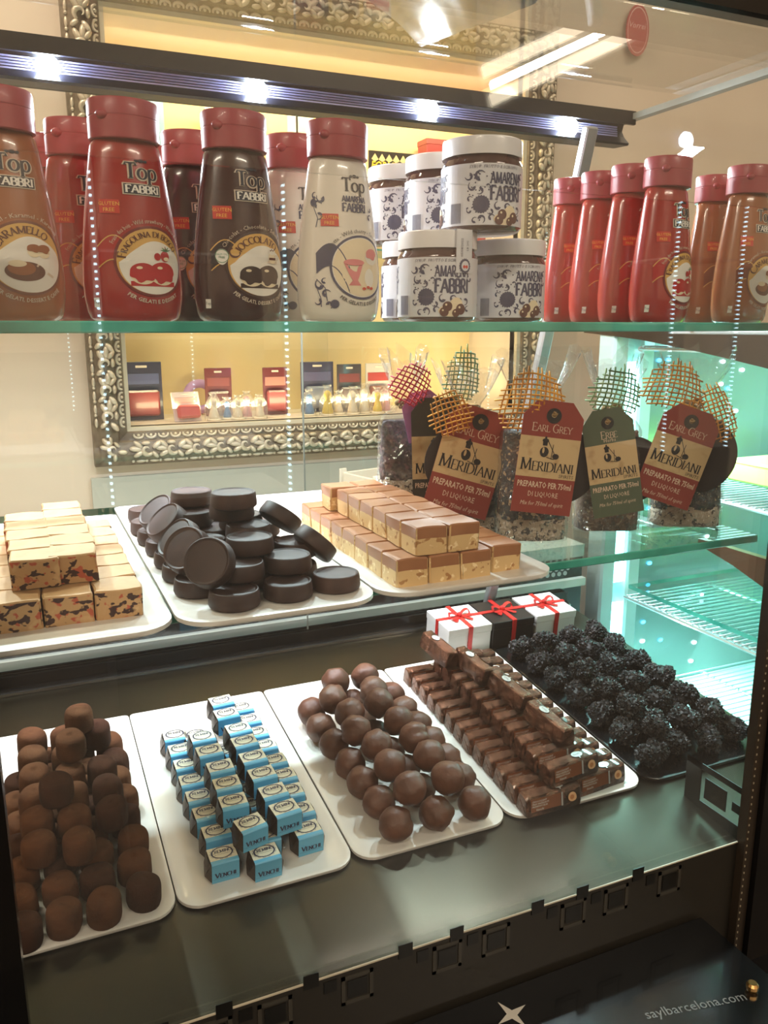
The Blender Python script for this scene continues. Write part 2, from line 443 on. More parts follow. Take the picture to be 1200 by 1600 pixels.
# fluorescent luminaires on the ceiling
for i, (lx, ly, lr) in enumerate(LAMPS):
    lum = empty('ceiling_luminaire', (lx, ly, CEIL), (0, 0, lr))
    tag(lum, ['fluorescent ceiling lamp over the left of the shop floor', 'fluorescent ceiling lamp over the right of the shop floor', 'fluorescent ceiling lamp set askew over the refrigerated case', 'fluorescent ceiling lamp between display case and back wall'][i], 'ceiling lamp', 'fluorescent ceiling lamps')
    MB().cbox((-.62, -.06, -.05), (.62, .06, 0), .01).build('housing', mat('white_enamel', (235, 235, 232), 0.35), lum)
    for s in (-1, 1):
        MB().tube([(-.6, s * .03, -.055), (.6, s * .03, -.055)], .013, 10).build('tube', emit('warm_tube', (255, 236, 205), 6.0), lum, smooth=True)

# warm strip light hidden behind the bottom and top of the niche frame
area_light('niche_strip_light', ((NX0 + NX1) / 2, YW + .05, NZ0 + .03), .85, 1.6, (1.0, 0.80, 0.45), (0, .5, .8), size_y=.02)
area_light('niche_strip_light', ((NX0 + NX1) / 2, YW + .05, NZ1 - .02), .85, 5.0, (1.0, 0.82, 0.50), (0, .45, -.85), size_y=.02)

# ------------------------------------------------------------------ carved frame round the niche
M_SILV = mat('champagne_silver_leaf', (214, 203, 182), 0.36, metal=0.35, noise=(40, (176, 162, 138), .4, .75))
M_PATI = mat('brown_patina', (122, 108, 88), 0.5, metal=0.2, noise=(60, (84, 70, 54), .4, .7))
M_FILL = mat('cream_fillet', (206, 196, 172), 0.5)
FR = empty('carved_frame', ((NX0 + NX1) / 2, YW, NZ0))
tag(FR, 'wide antique silver carved frame around the lit wall niche', 'frame')
fx, fz = (NX0 + NX1) / 2, NZ0
w2 = (NX1 - NX0) / 2; hh = NZ1 - NZ0; FWD = 0.075
# mitred moulding: profile (distance outward, height proud)
prof = [(0, -.02), (0, .012), (.008, .014), (.010, .020), (.024, .024), (.028, .030), (.052, .040), (.062, .034), (.066, .030), (.075, .026), (.075, 0)]
def frame_loop(d):
    return [(-w2 - d, -d), (w2 + d, -d), (w2 + d, hh + d), (-w2 - d, hh + d)]
mb = MB()
for i in range(len(prof) - 1):
    a, b2 = prof[i], prof[i + 1]; la, lb = frame_loop(a[0]), frame_loop(b2[0])
    for k in range(4):
        k2 = (k + 1) % 4
        mb.add([(la[k][0], -a[1], la[k][1]), (la[k2][0], -a[1], la[k2][1]), (lb[k2][0], -b2[1], lb[k2][1]), (lb[k][0], -b2[1], lb[k][1])], [(0, 1, 2, 3)], 1 if i in (0, 1) else 0)
mb.build('moulding', [M_PATI, M_FILL], FR)
# ornaments, in local axes: x along the side, y outward, z proud
eg = MB()
eg.tube([(.0095 * math.cos(t), .0065 * math.sin(t), .004) for t in [PI * (-.12 + 1.24 * i / 9) for i in range(10)]], [.0016, .0022, .0026, .0029, .003, .003, .0029, .0026, .0022, .0016], 6)
eg.sphere((0, .001, .003), .0036, 8, 6)
EGG = eg.mesh('egg_ornament', M_SILV, 'all')
lf = MB()
sp = [(.012 - .012 * math.cos(.6 + t * 5.2) * (1 - .68 * t) - .012, .012 * math.sin(.6 + t * 5.2) * (1 - .68 * t), .006 + .004 * t) for t in [i / 13 for i in range(14)]]
lf.tube(sp, [.0018 + .0034 * (1 - abs(2 * i / 13 - .6)) for i in range(14)], 6)
for (cx, cy, rx, ry, a) in [(.016, .008, .011, .0045, .5), (.022, -.002, .012, .005, -.1), (.017, -.010, .010, .004, -.7), (-.016, .011, .008, .004, 2.3), (-.02, -.009, .010, .0045, -2.5), (0.002, -.013, .008, .0035, 0)]:
    lf.sphere((0, 0, 0), 1, 10, 6, M=Matrix.Translation((cx, cy, .004)) @ Matrix.Rotation(a, 4, 'Z') @ Matrix.Diagonal((rx * 1.15, ry * 1.25, .007, 1)))
LEAF = lf.mesh('leaf_scroll', M_SILV, 'all')
kb = MB(); kb.sphere((0, 0, .002), 1, 10, 6, sq=(.010, .0036, .0045)); kb.sphere((.0155, 0, .002), .0036, 8, 6)
KNOB = kb.mesh('bead_ornament', M_SILV, 'all')
def run_side(p0, p1, outward, pitch, d, lift, me, name, ph=.5, skip=0):
    p0, p1 = Vector(p0), Vector(p1); L = (p1 - p0).length; t = (p1 - p0) / L
    n = max(1, round(L / pitch)); o = Vector(outward); nz = Vector((0, -1, 0))
    R = Matrix((t, o, nz)).transposed()
    if R.determinant() < 0: R = Matrix((-t, o, nz)).transposed()
    for i in range(n):
        p = p0 + t * (L * (i + ph) / n) + o * d + nz * lift
        ob = put(name, me, FR); ob.matrix_local = Matrix.Translation(p) @ R.to_4x4()
sides = [((-w2, 0, 0), (w2, 0, 0), (0, 0, -1)), ((w2, 0, 0), (w2, 0, hh), (1, 0, 0)), ((w2, 0, hh), (-w2, 0, hh), (0, 0, 1)), ((-w2, 0, hh), (-w2, 0, 0), (-1, 0, 0))]
for a, b2, o in sides:
    run_side(a, b2, o, .0245, .015, .020, EGG, 'egg_ornament')
    run_side(a, b2, o, .050, .043, .035, LEAF, 'leaf_scroll')
    run_side(a, b2, o, .027, .067, .028, KNOB, 'bead_ornament')

for sx in (-1, 1):
    for zc_, sz in ((0, -1), (hh, 1)):                        # corner leaves
        ob = put('corner_leaf', LEAF, FR); d_ = Vector((sx, 0, sz)).normalized(); t_ = Vector((-sz * sx * sx, 0, sx * sz * sz)).normalized()
        R = Matrix((t_, d_, Vector((0, -1, 0)))).transposed()
        if R.determinant() < 0: R = Matrix((-t_, d_, Vector((0, -1, 0)))).transposed()
        ob.matrix_local = Matrix.Translation((sx * (w2 + .040), -.034, zc_ + sz * .040)) @ R.to_4x4() @ Matrix.Diagonal((.85, .9, 1.0, 1))

# ------------------------------------------------------------------ back counter between the case and the wall
bc = empty('back_counter', (0, 1.16, -EYE))
tag(bc, 'dark service counter with pale edge strip behind the display case', 'counter')
MB().box((-1.4, 0, 0), (0.9, .57, EYE - .40)).build('body', M_BLACKM, bc)
MB().box((-1.4, -.004, EYE - .40), (0.9, .57, EYE - .378)).build('top', mat('pale_laminate', (196, 200, 192), 0.4), bc)
MB().box((-1.4, -.012, EYE - .452), (0.9, 0, EYE - .438)).build('edge_strip', mat('pale_laminate', (196, 200, 192), 0.4), bc)
dots = MB()
for i in range(26):
    for j in range(4):
        dots.lathe([(.0042 - .0006 * j, 0), (.0042 - .0006 * j, .001)], 8, M=Matrix.Translation((.55 + i * .0125 + (j % 2) * .006, -.001, EYE - .428 + j * .0085)) @ Matrix.Rotation(PI / 2, 4, 'X'))
dots.build('perforation', mat('pale_dot', (170, 176, 176), .5), bc, kind='stuff')

# ------------------------------------------------------------------ the display case
DC = empty('display_case', (0, YG, -EYE))
tag(DC, 'black framed glass display case with sloping steel deck', 'display case')
def dcp(name, mb_, mats, smooth=False, parent=None, kind=None):
    mb_.v = [(x, y - YG, z + EYE) for x, y, z in mb_.v]
    return mb_.build(name, mats, parent or DC, smooth, kind=kind)
XLc = -0.36
dcp('base', MB().box((XLc, YG + .012, -EYE), (XD, 1.12, -.60)), M_BLACKM)
dm = MB(); y0, y1 = YG + .010, 1.10
dm.add([(XLc, y0, deck_z(y0)), (XD, y0, deck_z(y0)), (XD, y1, deck_z(y1)), (XLc, y1, deck_z(y1)),
        (XLc, y0, deck_z(y0) - .003), (XD, y0, deck_z(y0) - .003), (XD, y1, deck_z(y1) - .003), (XLc, y1, deck_z(y1) - .003)],
       [(0, 1, 2, 3), (7, 6, 5, 4), (0, 4, 5, 1), (1, 5, 6, 2), (2, 6, 7, 3), (3, 7, 4, 0)])
dcp('steel_deck', dm, M_DECK)
ztop, YT, ZBEND = 0.29, 0.675, 0.09     # the front glass leans back above the bend
def glass_box(lo, hi): return MB().box(lo, hi)
def front_glass(x0, x1, m, off=0.0, th=.004, name='front_pane', lo=-.60):
    dcp(name, MB().box((x0, YG - off, lo), (x1, YG - off + th, ZBEND)), m)
    if name != 'front_pane': return
    l_ = MB(); y_ = YG - off
    vs_ = [(x, y_ + d_ + k_ * (YT - YG), z_) for x in (x0, x1) for (d_, k_, z_) in ((0, 0, ZBEND), (th, 0, ZBEND), (th, 1, ztop), (0, 1, ztop))]
    l_.add(vs_, [(0, 1, 2, 3), (7, 6, 5, 4), (0, 3, 7, 4), (1, 5, 6, 2), (2, 6, 7, 3), (0, 4, 5, 1)]); dcp(name, l_, m)
front_glass(XLc, XD, M_FRONT)
front_glass(.596, .66, M_BLACK, .016, .024, 'corner_post'); front_glass(-.07, -.0282, M_BLACK, .016, .020, 'corner_post')
front_glass(.5845, .596, mat('brown_border_print', (52, 44, 36), .4), .010, .010, 'dotted_border')
dcp('side_pane', MB().add([(XS, YG + .004, -.60), (XS, 1.10, -.60), (XS, 1.10, ztop), (XS, YT, ztop), (XS, YG + .004, ZBEND)], [(0, 1, 2, 3, 4)]), M_CLEAR)
tp = MB()
for dz in (0, .005): tp.add([(XLc, YT, ztop + dz), (XS, YT, ztop + dz), (XS, .90, ztop + dz), (XLc, .90, ztop + dz)], [(0, 1, 2, 3)])
dcp('top_pane', tp, M_CLEAR)
dcp('top_edge_seal', MB().box((XS - .010, YT, ztop - .008), (XS + .002, 1.1, ztop)), mat('grey_silicone', (150, 156, 150), .3, coat=.4))
dcp('top_frame', MB().cbox((XLc, YT - .017, ztop), (XS + .03, YT + .004, ztop + .06), .003), M_BLACK)
ds = MB()
for i in range(90):
    z = -.59 + i * .0072; ds.box((.5862, YG - .0106, z), (.5873, YG - .010, z + .0018))
dcp('border_dots', ds, mat('border_dot', (150, 140, 120), .4), kind='stuff')
# printed band along the foot of the front glass, with its squares
ZP = -.949 * YG
dcp('printed_band', MB().box((-.029, YG - .0015, -.60), (.5845, YG - .0005, ZP)), M_PRINT2)
dcp('band_line', MB().box((-.029, YG - .002, ZP - .0006), (.5845, YG - .0008, ZP + .0006)), mat('band_line', (190, 180, 160), .4))
for px, py in [(485, 1545), (632, 1490), (712, 1457), (838, 1418), (908, 1392), (995, 1362), (350, 1588), (250, 1620)]:
    x = atY(px, py, YG).x
    dcp('black_square', MB().box((x - .006, YG - .0024, ZP - .005), (x + .006, YG - .0014, ZP + .007)), M_PRINT)
    dcp('black_square', MB().box((x + .010, YG - .0024, ZP - .014), (x + .020, YG - .0014, ZP - .004)), M_PRINT)
    r = MB(); a0, b0, c0, d0 = x + .024, ZP - .030, x + .050, ZP - .005
    for lo, hi in [((a0, b0), (c0, b0 + .003)), ((a0, d0 - .003), (c0, d0)), ((a0, b0), (a0 + .003, d0)), ((c0 - .003, b0), (c0, d0))]:
        r.box((lo[0], YG - .0024, lo[1]), (hi[0], YG - .0014, hi[1]))
    r.box((a0 + .005, YG - .0022, b0 + .005), (c0 - .005, YG - .0014, d0 - .005), 1)
    dcp('square_outline', r, [mat('band_outline', (58, 55, 49), .4), M_PRINT])
# low printed glass strip beside the post, open squares let the neighbour's light through
XQ = .645
def side_rects(rects, name, m, x=XQ):
    for (ya, za, yb, zb) in rects: dcp(name, MB().box((x, ya, za), (x + .001, yb, zb)), m)
side_rects([(YG + .012, -.60, .628, -.507), (YG + .012, -.507, .552, -.497), (.606, -.507, .628, -.463), (YG + .012, -.470, .628, -.463)], 'side_print', M_PRINT)
side_rects([(.570, -.501, .600, -.477), (.540, -.494, .562, -.484)], 'side_square', M_PRINT)
# black plinth ledge in front, with its lettering
lg = MB().cbox((-.5, .28, -EYE), (.545, YG - .003, -.5395), .003); dcp('plinth', lg, M_BLACK)
ZL = -.5393
t = font_text('saylbarcelona.com', .0125, res=2)
a, b2 = atZ(1012, 1592, ZL), atZ(1168, 1562, ZL); mid = (a + b2) / 2; ang = math.atan2(b2.y - a.y, b2.x - a.x); sc = (b2 - a).length / t[2]
vs, fs = mv(t, mid.x, mid.y, ang, sc, sc)
tx = MB().add([(x, y, ZL) for x, y in vs], fs); dcp('plinth_lettering', tx, mat('grey_lettering', (120, 120, 118), .4))
c = atZ(800, 1585, ZL); star = []
for i in range(16):
    an = 2 * PI * i / 16 + .25; rr = .016 if i % 4 == 0 else (.0042 if i % 4 == 2 else .0062); star.append((c.x + rr * math.cos(an), c.y + rr * math.sin(an)))
dcp('plinth_star', MB().add([(c.x, c.y, ZL)] + [(x, y, ZL) for x, y in star], [(0, 1 + i, 1 + (i + 1) % 16) for i in range(16)]), mat('silver_star', (205, 200, 190), .35))
k = atZ(1176, 1537, -.533)
dcp('brass_screw', MB().lathe([(.0042, -.5395), (.005, -.537), (.005, -.534), (.0035, -.532)], 12, M=Matrix.Translation((min(k.x, .536), k.y, 0))), mat('brass', (190, 150, 95), .3, metal=1))
# rear sill and sliding doors
zr = deck_z(1.10)
rr = MB().box((XLc, 1.10, zr), (XD, 1.13, zr + .006))
for i in range(3): rr.box((XLc, 1.104 + i * .009, zr + .006), (XD, 1.109 + i * .009, zr + .022))
dcp('rear_rail', rr, M_BLACK)
dcp('rear_sill_strip', MB().box((XLc, 1.094, zr), (XD, 1.0995, zr + .0035)), M_STEELW)
xd = atY(478, 700, 1.12).x
dcp('rear_door_pane', MB().box((xd - .004, 1.1135, zr + .022), (XD, 1.1165, .272)), M_CLEAR)
dcp('rear_door_pane', MB().box((XLc, 1.1045, zr + .022), (xd + .03, 1.1075, .272)), M_CLEAR)
dcp('door_edge', MB().box((xd - .0055, 1.113, zr + .022), (xd - .004, 1.117, .272)), mat('grey_silicone', (150, 156, 150), .3))
dcp('rear_head_rail', MB().box((XLc, 1.10, .272), (XD, 1.13, ztop)), M_BLACKM)
# leaning uprights that carry the shelves
for xu in (.660, -.30):
    p1, p2 = Vector((xu, .88, .235)), Vector((xu, 1.092, deck_z(1.092)))
    d = (p2 - p1); L = d.length; q = d.to_track_quat('Z', 'X').to_matrix().to_4x4()
    mbx = MB().cbox((-.006, -.008, 0), (.006, .009, L), .002, M=Matrix.Translation(p1) @ q)
    dcp('shelf_upright', mbx, mat('brushed_aluminium', (205, 208, 212), .35, metal=.8))

# the two glass shelves
def glass_shelf(name, z, yb, label, x1):
    e = empty(name, (0, YF, z)); tag(e, label, 'shelf')
    t_ = MB().cbox((XLc + .01, 0, -.0074), (x1, yb - YF, 0), .0009, 0); n = len(t_.f)
    t_.m = []
    for f in t_.f:
        ps = [Vector(t_.v[i]) for i in f]; nn = (ps[1] - ps[0]).cross(ps[2] - ps[0]).normalized()
        t_.m.append(0 if abs(nn.z) > .9 else 1)
    t_.build('glass_sheet', [M_SHELFG, M_EDGE], e)
    for xb in (x1 - .03, -.30):
        MB().cbox((xb - .008, .10, -.0125), (xb + .008, yb - YF + .03, -.0078), .001).build('bracket', mat('brushed_aluminium', (205, 208, 212), .35, metal=.8), e)
    return e
glass_shelf('glass_shelf', Z_UP, .80, 'upper green edged glass shelf carrying bottles and jars', .80)
glass_shelf('glass_shelf', Z_MID, .925, 'middle green edged glass shelf carrying sweet trays and spice bags', .630)

# light bar with its lamps
LB = empty('light_bar', (0, YB, ztop - .0165)); tag(LB, 'black light bar with bright white lamps above the bottles', 'light bar')
# arched section, open to the front and below
sec = [(.012, .016), (-.010, .0165), (-.022, .0150), (-.0222, .0015), (-.0185, .0015), (-.003, .0070), (.0, -.001), (-.004, -.0075), (-.013, -.0155), (-.0115, -.0175), (.012, -.016)]
sec = [(y * 1.3, z * 1.3) for y, z in sec]
hb = MB(); x0, x1 = XLc, XS - .004; nS = len(sec)
hb.add([(x0, y, z) for y, z in sec] + [(x1, y, z) for y, z in sec], [(i, (i + 1) % nS, nS + (i + 1) % nS, nS + i) for i in range(nS)] + [tuple(range(nS)), tuple(range(nS, 2 * nS))[::-1]])
hb.build('housing', mat('black_anodised', (20, 19, 24), .38, metal=.3), LB)
df = MB()
for i in range(5): df.box((x0 + .002, -.0055 + .0004 * i, -.0100 + i * .0030), (x1 - .012, -.0015, -.0083 + i * .0030))
df.build('ribbed_lens', mat('lavender_lens', (190, 192, 238), .25, coat=.4), LB)
LEDX = []
for px, py in [(72, 92), (397, 134), (665, 170), (882, 198)]:
    LEDX.append(atY(px, py, YB).x)
LEDX.append(LEDX[0] - .19)
led = MB().sphere((0, 0, 0), .0125, 12, 8, sq=(1, .6, 1)).mesh('lamp', emit('led_white', (225, 238, 255), 90.0), 'all')
for x in LEDX:
    put('lamp', led, LB, (x, -.0130, -.0065))
    area_light('display_lamp_light', (x, YB - .022, ztop - .041), .03, 4.2, (0.86, 0.93, 1.0), (0, -.35, -1))
# ------------------------------------------------------------------ refrigerated neighbour case, seen through the side glass
XFR = 0.95
FG = empty('refrigerated_case', (XFR, 1.15, -EYE)); tag(FG, 'refrigerated case glowing turquoise beyond the side glass', 'refrigerator')
def fgp(name, mb_, mats, smooth=False, kind=None):
    mb_.v = [(x - XFR, y - 1.15, z + EYE) for x, y, z in mb_.v]
    return mb_.build(name, mats, FG, smooth, kind=kind)
M_AQUA = mat('aqua_white_liner', (190, 216, 212), .35)
M_TEALG = mat('teal_mirror', (138, 160, 156), .18, metal=.35)
M_WIRE = mat('wire_chrome', (205, 225, 225), .25, metal=.7)
Y0F = .30
fgp('base', MB().box((XFR, Y0F, -EYE), (1.62, 1.20, -.70)), M_BLACKM)
fgp('back_panel', MB().box((1.56, Y0F, -.70), (1.62, 1.20, .0)), M_AQUA)
fgp('end_panel', MB().box((XFR + .05, 1.165, -.70), (1.56, 1.20, .0)), M_TEALG)
fgp('floor_panel', MB().box((XFR, Y0F, -.70), (1.56, 1.165, -.685)), M_AQUA)
fgp('roof', MB().box((XFR + .02, Y0F, -.012), (1.62, 1.20, .004)), M_BLACKM)
fgp('end_post', MB().cbox((XFR - .01, 1.155, -.70), (XFR + .022, 1.20, .0), .004), M_AQUA)
fgp('end_post', MB().cbox((XFR + .045, 1.150, -.70), (XFR + .075, 1.20, .0), .004), M_AQUA)
for za, zb in ((-.67, -.50), (-.46, -.29), (-.245, -.06)):
    fgp('led_strip', MB().box((XFR + .024, 1.160, za), (XFR + .042, 1.164, zb)), emit('led_turquoise', (150, 250, 245), 22.0))
for i, (px, py, bl) in enumerate([(1010, 545, 0), (1045, 562, 1), (1130, 565, 0), (1160, 578, 0), (995, 578, 0), (1030, 563, 1), (1127, 600, 0), (1137, 607, 1), (1006, 612, 0), (1150, 642, 0), (985, 865, 0), (1015, 880, 1), (980, 880, 0), (975, 975, 0), (1005, 972, 1), (970, 1003, 0), (1004, 1002, 0), (1032, 1000, 1), (1085, 1004, 0), (1105, 838, 0), (1080, 1033, 0)]):  # glowing beads stand in for LED reflections in the end panel
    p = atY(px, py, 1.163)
    fgp('led_reflection', MB().sphere(tuple(p), .0035, 8, 6, sq=(1.6, .5, 1)), emit('led_reflection_blue', (70, 190, 255), 8.0) if bl else emit('led_reflection_white', (225, 250, 255), 10.0), 'all')
area_light('refrigerator_light', (XFR + .10, 1.10, -.18), .30, 6.0, (0.47, 1.0, 0.97), (.35, -.9, -.2), size_y=.04)
area_light('refrigerator_light', (XFR + .10, 1.10, -.57), .30, 8.0, (0.47, 1.0, 0.97), (.35, -.9, -.2), size_y=.04)
area_light('refrigerator_light', (XFR + .30, .75, -.02), .5, 6.0, (0.52, 1.0, 0.97), (0, 0, -1), size_y=.8)
# curved dark valance under the roof and an added brown board that fills a dark wedge lower down
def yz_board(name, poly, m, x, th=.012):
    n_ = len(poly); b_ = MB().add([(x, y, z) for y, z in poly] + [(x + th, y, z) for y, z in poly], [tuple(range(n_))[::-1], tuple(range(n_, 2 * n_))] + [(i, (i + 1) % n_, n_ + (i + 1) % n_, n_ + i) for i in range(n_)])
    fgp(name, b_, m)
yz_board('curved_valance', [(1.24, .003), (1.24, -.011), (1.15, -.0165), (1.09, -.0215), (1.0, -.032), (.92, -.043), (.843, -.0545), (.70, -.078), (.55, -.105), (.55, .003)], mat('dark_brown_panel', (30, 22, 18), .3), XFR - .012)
yz_board('added_board', [(.93, -.318), (.93, -.327), (.86, -.342), (.81, -.357), (.70, -.388), (.60, -.41), (.60, -.318)], mat('bronze_panel', (92, 68, 48), .3, metal=.5), XFR - .012)
wire_me = None
for zi, z in enumerate((-.037, -.262, -.476, -.655)):
    x0w, x1w = XFR + .02, 1.52
    for xr in (x0w, x0w + .012, x0w + .20, x1w):
        fgp('rod', MB().tube([(xr, Y0F + .06, z), (xr, 1.125, z)], .0030, 6), M_WIRE, smooth=True)
    if zi == 0:
        fgp('rod', MB().tube([(x0w, 1.125, z), (x0w + .03, 1.14, z), (x1w, 1.14, z)], .005, 8), M_WIRE, smooth=True)
    if wire_me is None: wire_me = MB().tube([(x0w - XFR, 0, 0), (x1w - XFR, 0, 0)], .0016, 5).mesh('wire', M_WIRE, 'all')
    n_w = 52
    for i in range(n_w):
        put('wire', wire_me, FG, (0, Y0F + .08 + i * (1.118 - Y0F - .08) / (n_w - 1) - 1.15, z + .004 + EYE))
# glass sheet on the third shelf, lime cartons
sh = MB().box((XFR + .03, Y0F + .1, -.462), (1.50, 1.127, -.455)); sh.m = [0, 0, 1, 1, 1, 1]
fgp('glass_sheet', sh, [pane('fridge_glass', (.85, .97, .94), f0=.05), M_EDGE])
M_LIME = mat('lime_card', (170, 215, 70), .55)
def carton(loc, size, label, rz=0):
    e = empty('lime_carton', loc, (0, 0, rz)); tag(e, label, 'carton', 'lime green cartons in the refrigerator')
    MB().cbox((0, 0, 0), size, .003).build('body', M_LIME, e)
    MB().cbox((-.001, -.001, size[2]), (size[0] + .001, size[1] + .001, size[2] + .006), .002).build('lid', mat('lime_card_light', (186, 226, 96), .5), e)
    return e
carton((1.10, .66, -.2555), (.34, .38, .03), 'flat lime green carton on the second wire shelf of the refrigerator')
carton((1.18, .60, -.4545), (.28, .36, .04), 'flat lime green carton on the glass sheet inside the refrigerator')
# ------------------------------------------------------------------ trays
M_TRAY = mat('white_melamine', (236, 232, 226), .38, coat=.15, bump=(220, .06, .0006))
def round_rect(x0, y0, x1, y1, r, n=6, rb=None):
    rb = r if rb is None else rb
    out = []
    for (cx, cy, a0, q) in ((x1 - r, y0 + r, -90, r), (x1 - rb, y1 - rb, 0, rb), (x0 + rb, y1 - rb, 90, rb), (x0 + r, y0 + r, 180, r)):
        for i in range(n + 1):
            a = math.radians(a0 + 90 * i / n); out.append((cx + q * math.cos(a), cy + q * math.sin(a)))
    return out
def tray(x0, y0, x1, y1, z, tilt, label, m=None, th=.0045, r=.022, rb=.006):
    e = empty('tray', (0, 0, 0)); tag(e, label, 'tray', 'white sweet trays' if m is None else None)
    o = round_rect(x0, y0, x1, y1, r, rb=rb); cx, cy = (x0 + x1) / 2, (y0 + y1) / 2
    e.location = (cx, cy, z); e.rotation_euler = (tilt, 0, 0)
    P = lambda k, zz: [(px - cx - math.copysign(k, px - cx), (py - cy - math.copysign(k, py - cy)) / math.cos(tilt), zz) for px, py in o]
    rings = [P(.0015, .0002), P(0, .0015), P(0, th), P(.0018, th + .0006), P(.0045, th)]
    n_ = len(o); mb_ = MB(); mb_.add([p for r_ in rings for p in r_], [(i * n_ + k, i * n_ + (k + 1) % n_, (i + 1) * n_ + (k + 1) % n_, (i + 1) * n_ + k) for i in range(4) for k in range(n_)] + [tuple(range(n_))[::-1], tuple(4 * n_ + k for k in range(n_))])
    mb_.build('plate', m or M_TRAY, e, 50)
    return e
TH = .0045
def dk(y): return deck_z(y) + .0006
ty0, ty1 = .655, .993
def deck_tray(x0, x1, label, m=None, ya=ty0, yb=ty1):
    return tray(x0, ya, x1, yb, dk((ya + yb) / 2), DA, label, m)
K = YF / .66
deck_tray(-.082, .0905, 'white tray under the cocoa dusted truffles')
deck_tray(.0918, .2605, 'white tray under the blue wrapped chocolate cubes')
deck_tray(.2625, .4345, 'white tray under the round milk chocolate truffles')
deck_tray(.4365, .6145, 'white tray under the brown foil wrapped bars')
deck_tray(.6175, .802, 'black tray under the crunchy dark chocolates', M_BLACK)
def mid_tray(x0, x1, y0, y1, label): return tray(x0, y0, x1, y1, Z_MID + .0004, 0, label, th=.0045, r=.026)
mid_tray(-.105, .0810, .510, .865, 'white tray under the fruit nougat blocks')
mid_tray(.0830, .2250, .509, .90, 'white tray under the dark chocolate discs')
mid_tray(.2270, .3790, .512, .90, 'white tray under the layered nut fudge')
ZT = Z_MID + .0004 + TH

# ------------------------------------------------------------------ fruit nougat
m, nt, b = new_mat('fruit_nougat'); b.inputs['Roughness'].default_value = .6
tc = nt.nodes.new('ShaderNodeTexCoord'); gm = nt.nodes.new('ShaderNodeNewGeometry')
def fleck(nt, tc, scale, lo, hi, col, base, seed, stretch=(1, 1, 1)):
    mp = nt.nodes.new('ShaderNodeMapping'); mp.inputs['Scale'].default_value = stretch; mp.inputs['Location'].default_value = (seed, seed * .7, seed * .3)
    n = nt.nodes.new('ShaderNodeTexNoise'); n.inputs['Scale'].default_value = scale; n.inputs['Detail'].default_value = 2.0
    r = nt.nodes.new('ShaderNodeMapRange'); r.inputs['From Min'].default_value = lo; r.inputs['From Max'].default_value = hi
    mx = nt.nodes.new('ShaderNodeMix'); mx.data_type = 'RGBA'
    oi = nt.nodes.new('ShaderNodeObjectInfo'); ml = nt.nodes.new('ShaderNodeVectorMath'); ml.operation = 'MULTIPLY_ADD'; ml.inputs[1].default_value = (3.1, 5.7, 4.3)
    nt.links.new(oi.outputs['Random'], ml.inputs[0]); nt.links.new(tc.outputs['Object'], ml.inputs[2])
    nt.links.new(ml.outputs[0], mp.inputs['Vector']); nt.links.new(mp.outputs[0], n.inputs['Vector']); nt.links.new(n.outputs['Fac'], r.inputs['Value'])
    nt.links.new(r.outputs[0], mx.inputs['Factor'])
    if isinstance(base, tuple): mx.inputs['A'].default_value = base
    else: nt.links.new(base, mx.inputs['A'])
    mx.inputs['B'].default_value = col
    return mx.outputs['Result']
c1 = fleck(nt, tc, 150, .575, .61, rgb(178, 84, 58), rgb(190, 150, 104), 3.1)
c2 = fleck(nt, tc, 140, .565, .595, rgb(58, 30, 24), c1, 11.7, (1, 1, 1.5))
c3 = fleck(nt, tc, 60, .62, .68, rgb(208, 172, 126), c2, 5.3)
nt.links.new(c3, b.inputs['Base Color'])
n = nt.nodes.new('ShaderNodeTexNoise'); n.inputs['Scale'].default_value = 160; bp = nt.nodes.new('ShaderNodeBump'); bp.inputs['Strength'].default_value = .35; bp.inputs['Distance'].default_value = .001
nt.links.new(tc.outputs['Object'], n.inputs['Vector']); nt.links.new(n.outputs['Fac'], bp.inputs['Height']); nt.links.new(bp.outputs[0], b.inputs['Normal'])
M_NOUG = m
M_NTOP = mat('nougat_wafer_top', (196, 156, 110), .65, noise=(40, (170, 128, 86), .45, .75), bump=(120, .3, .001))
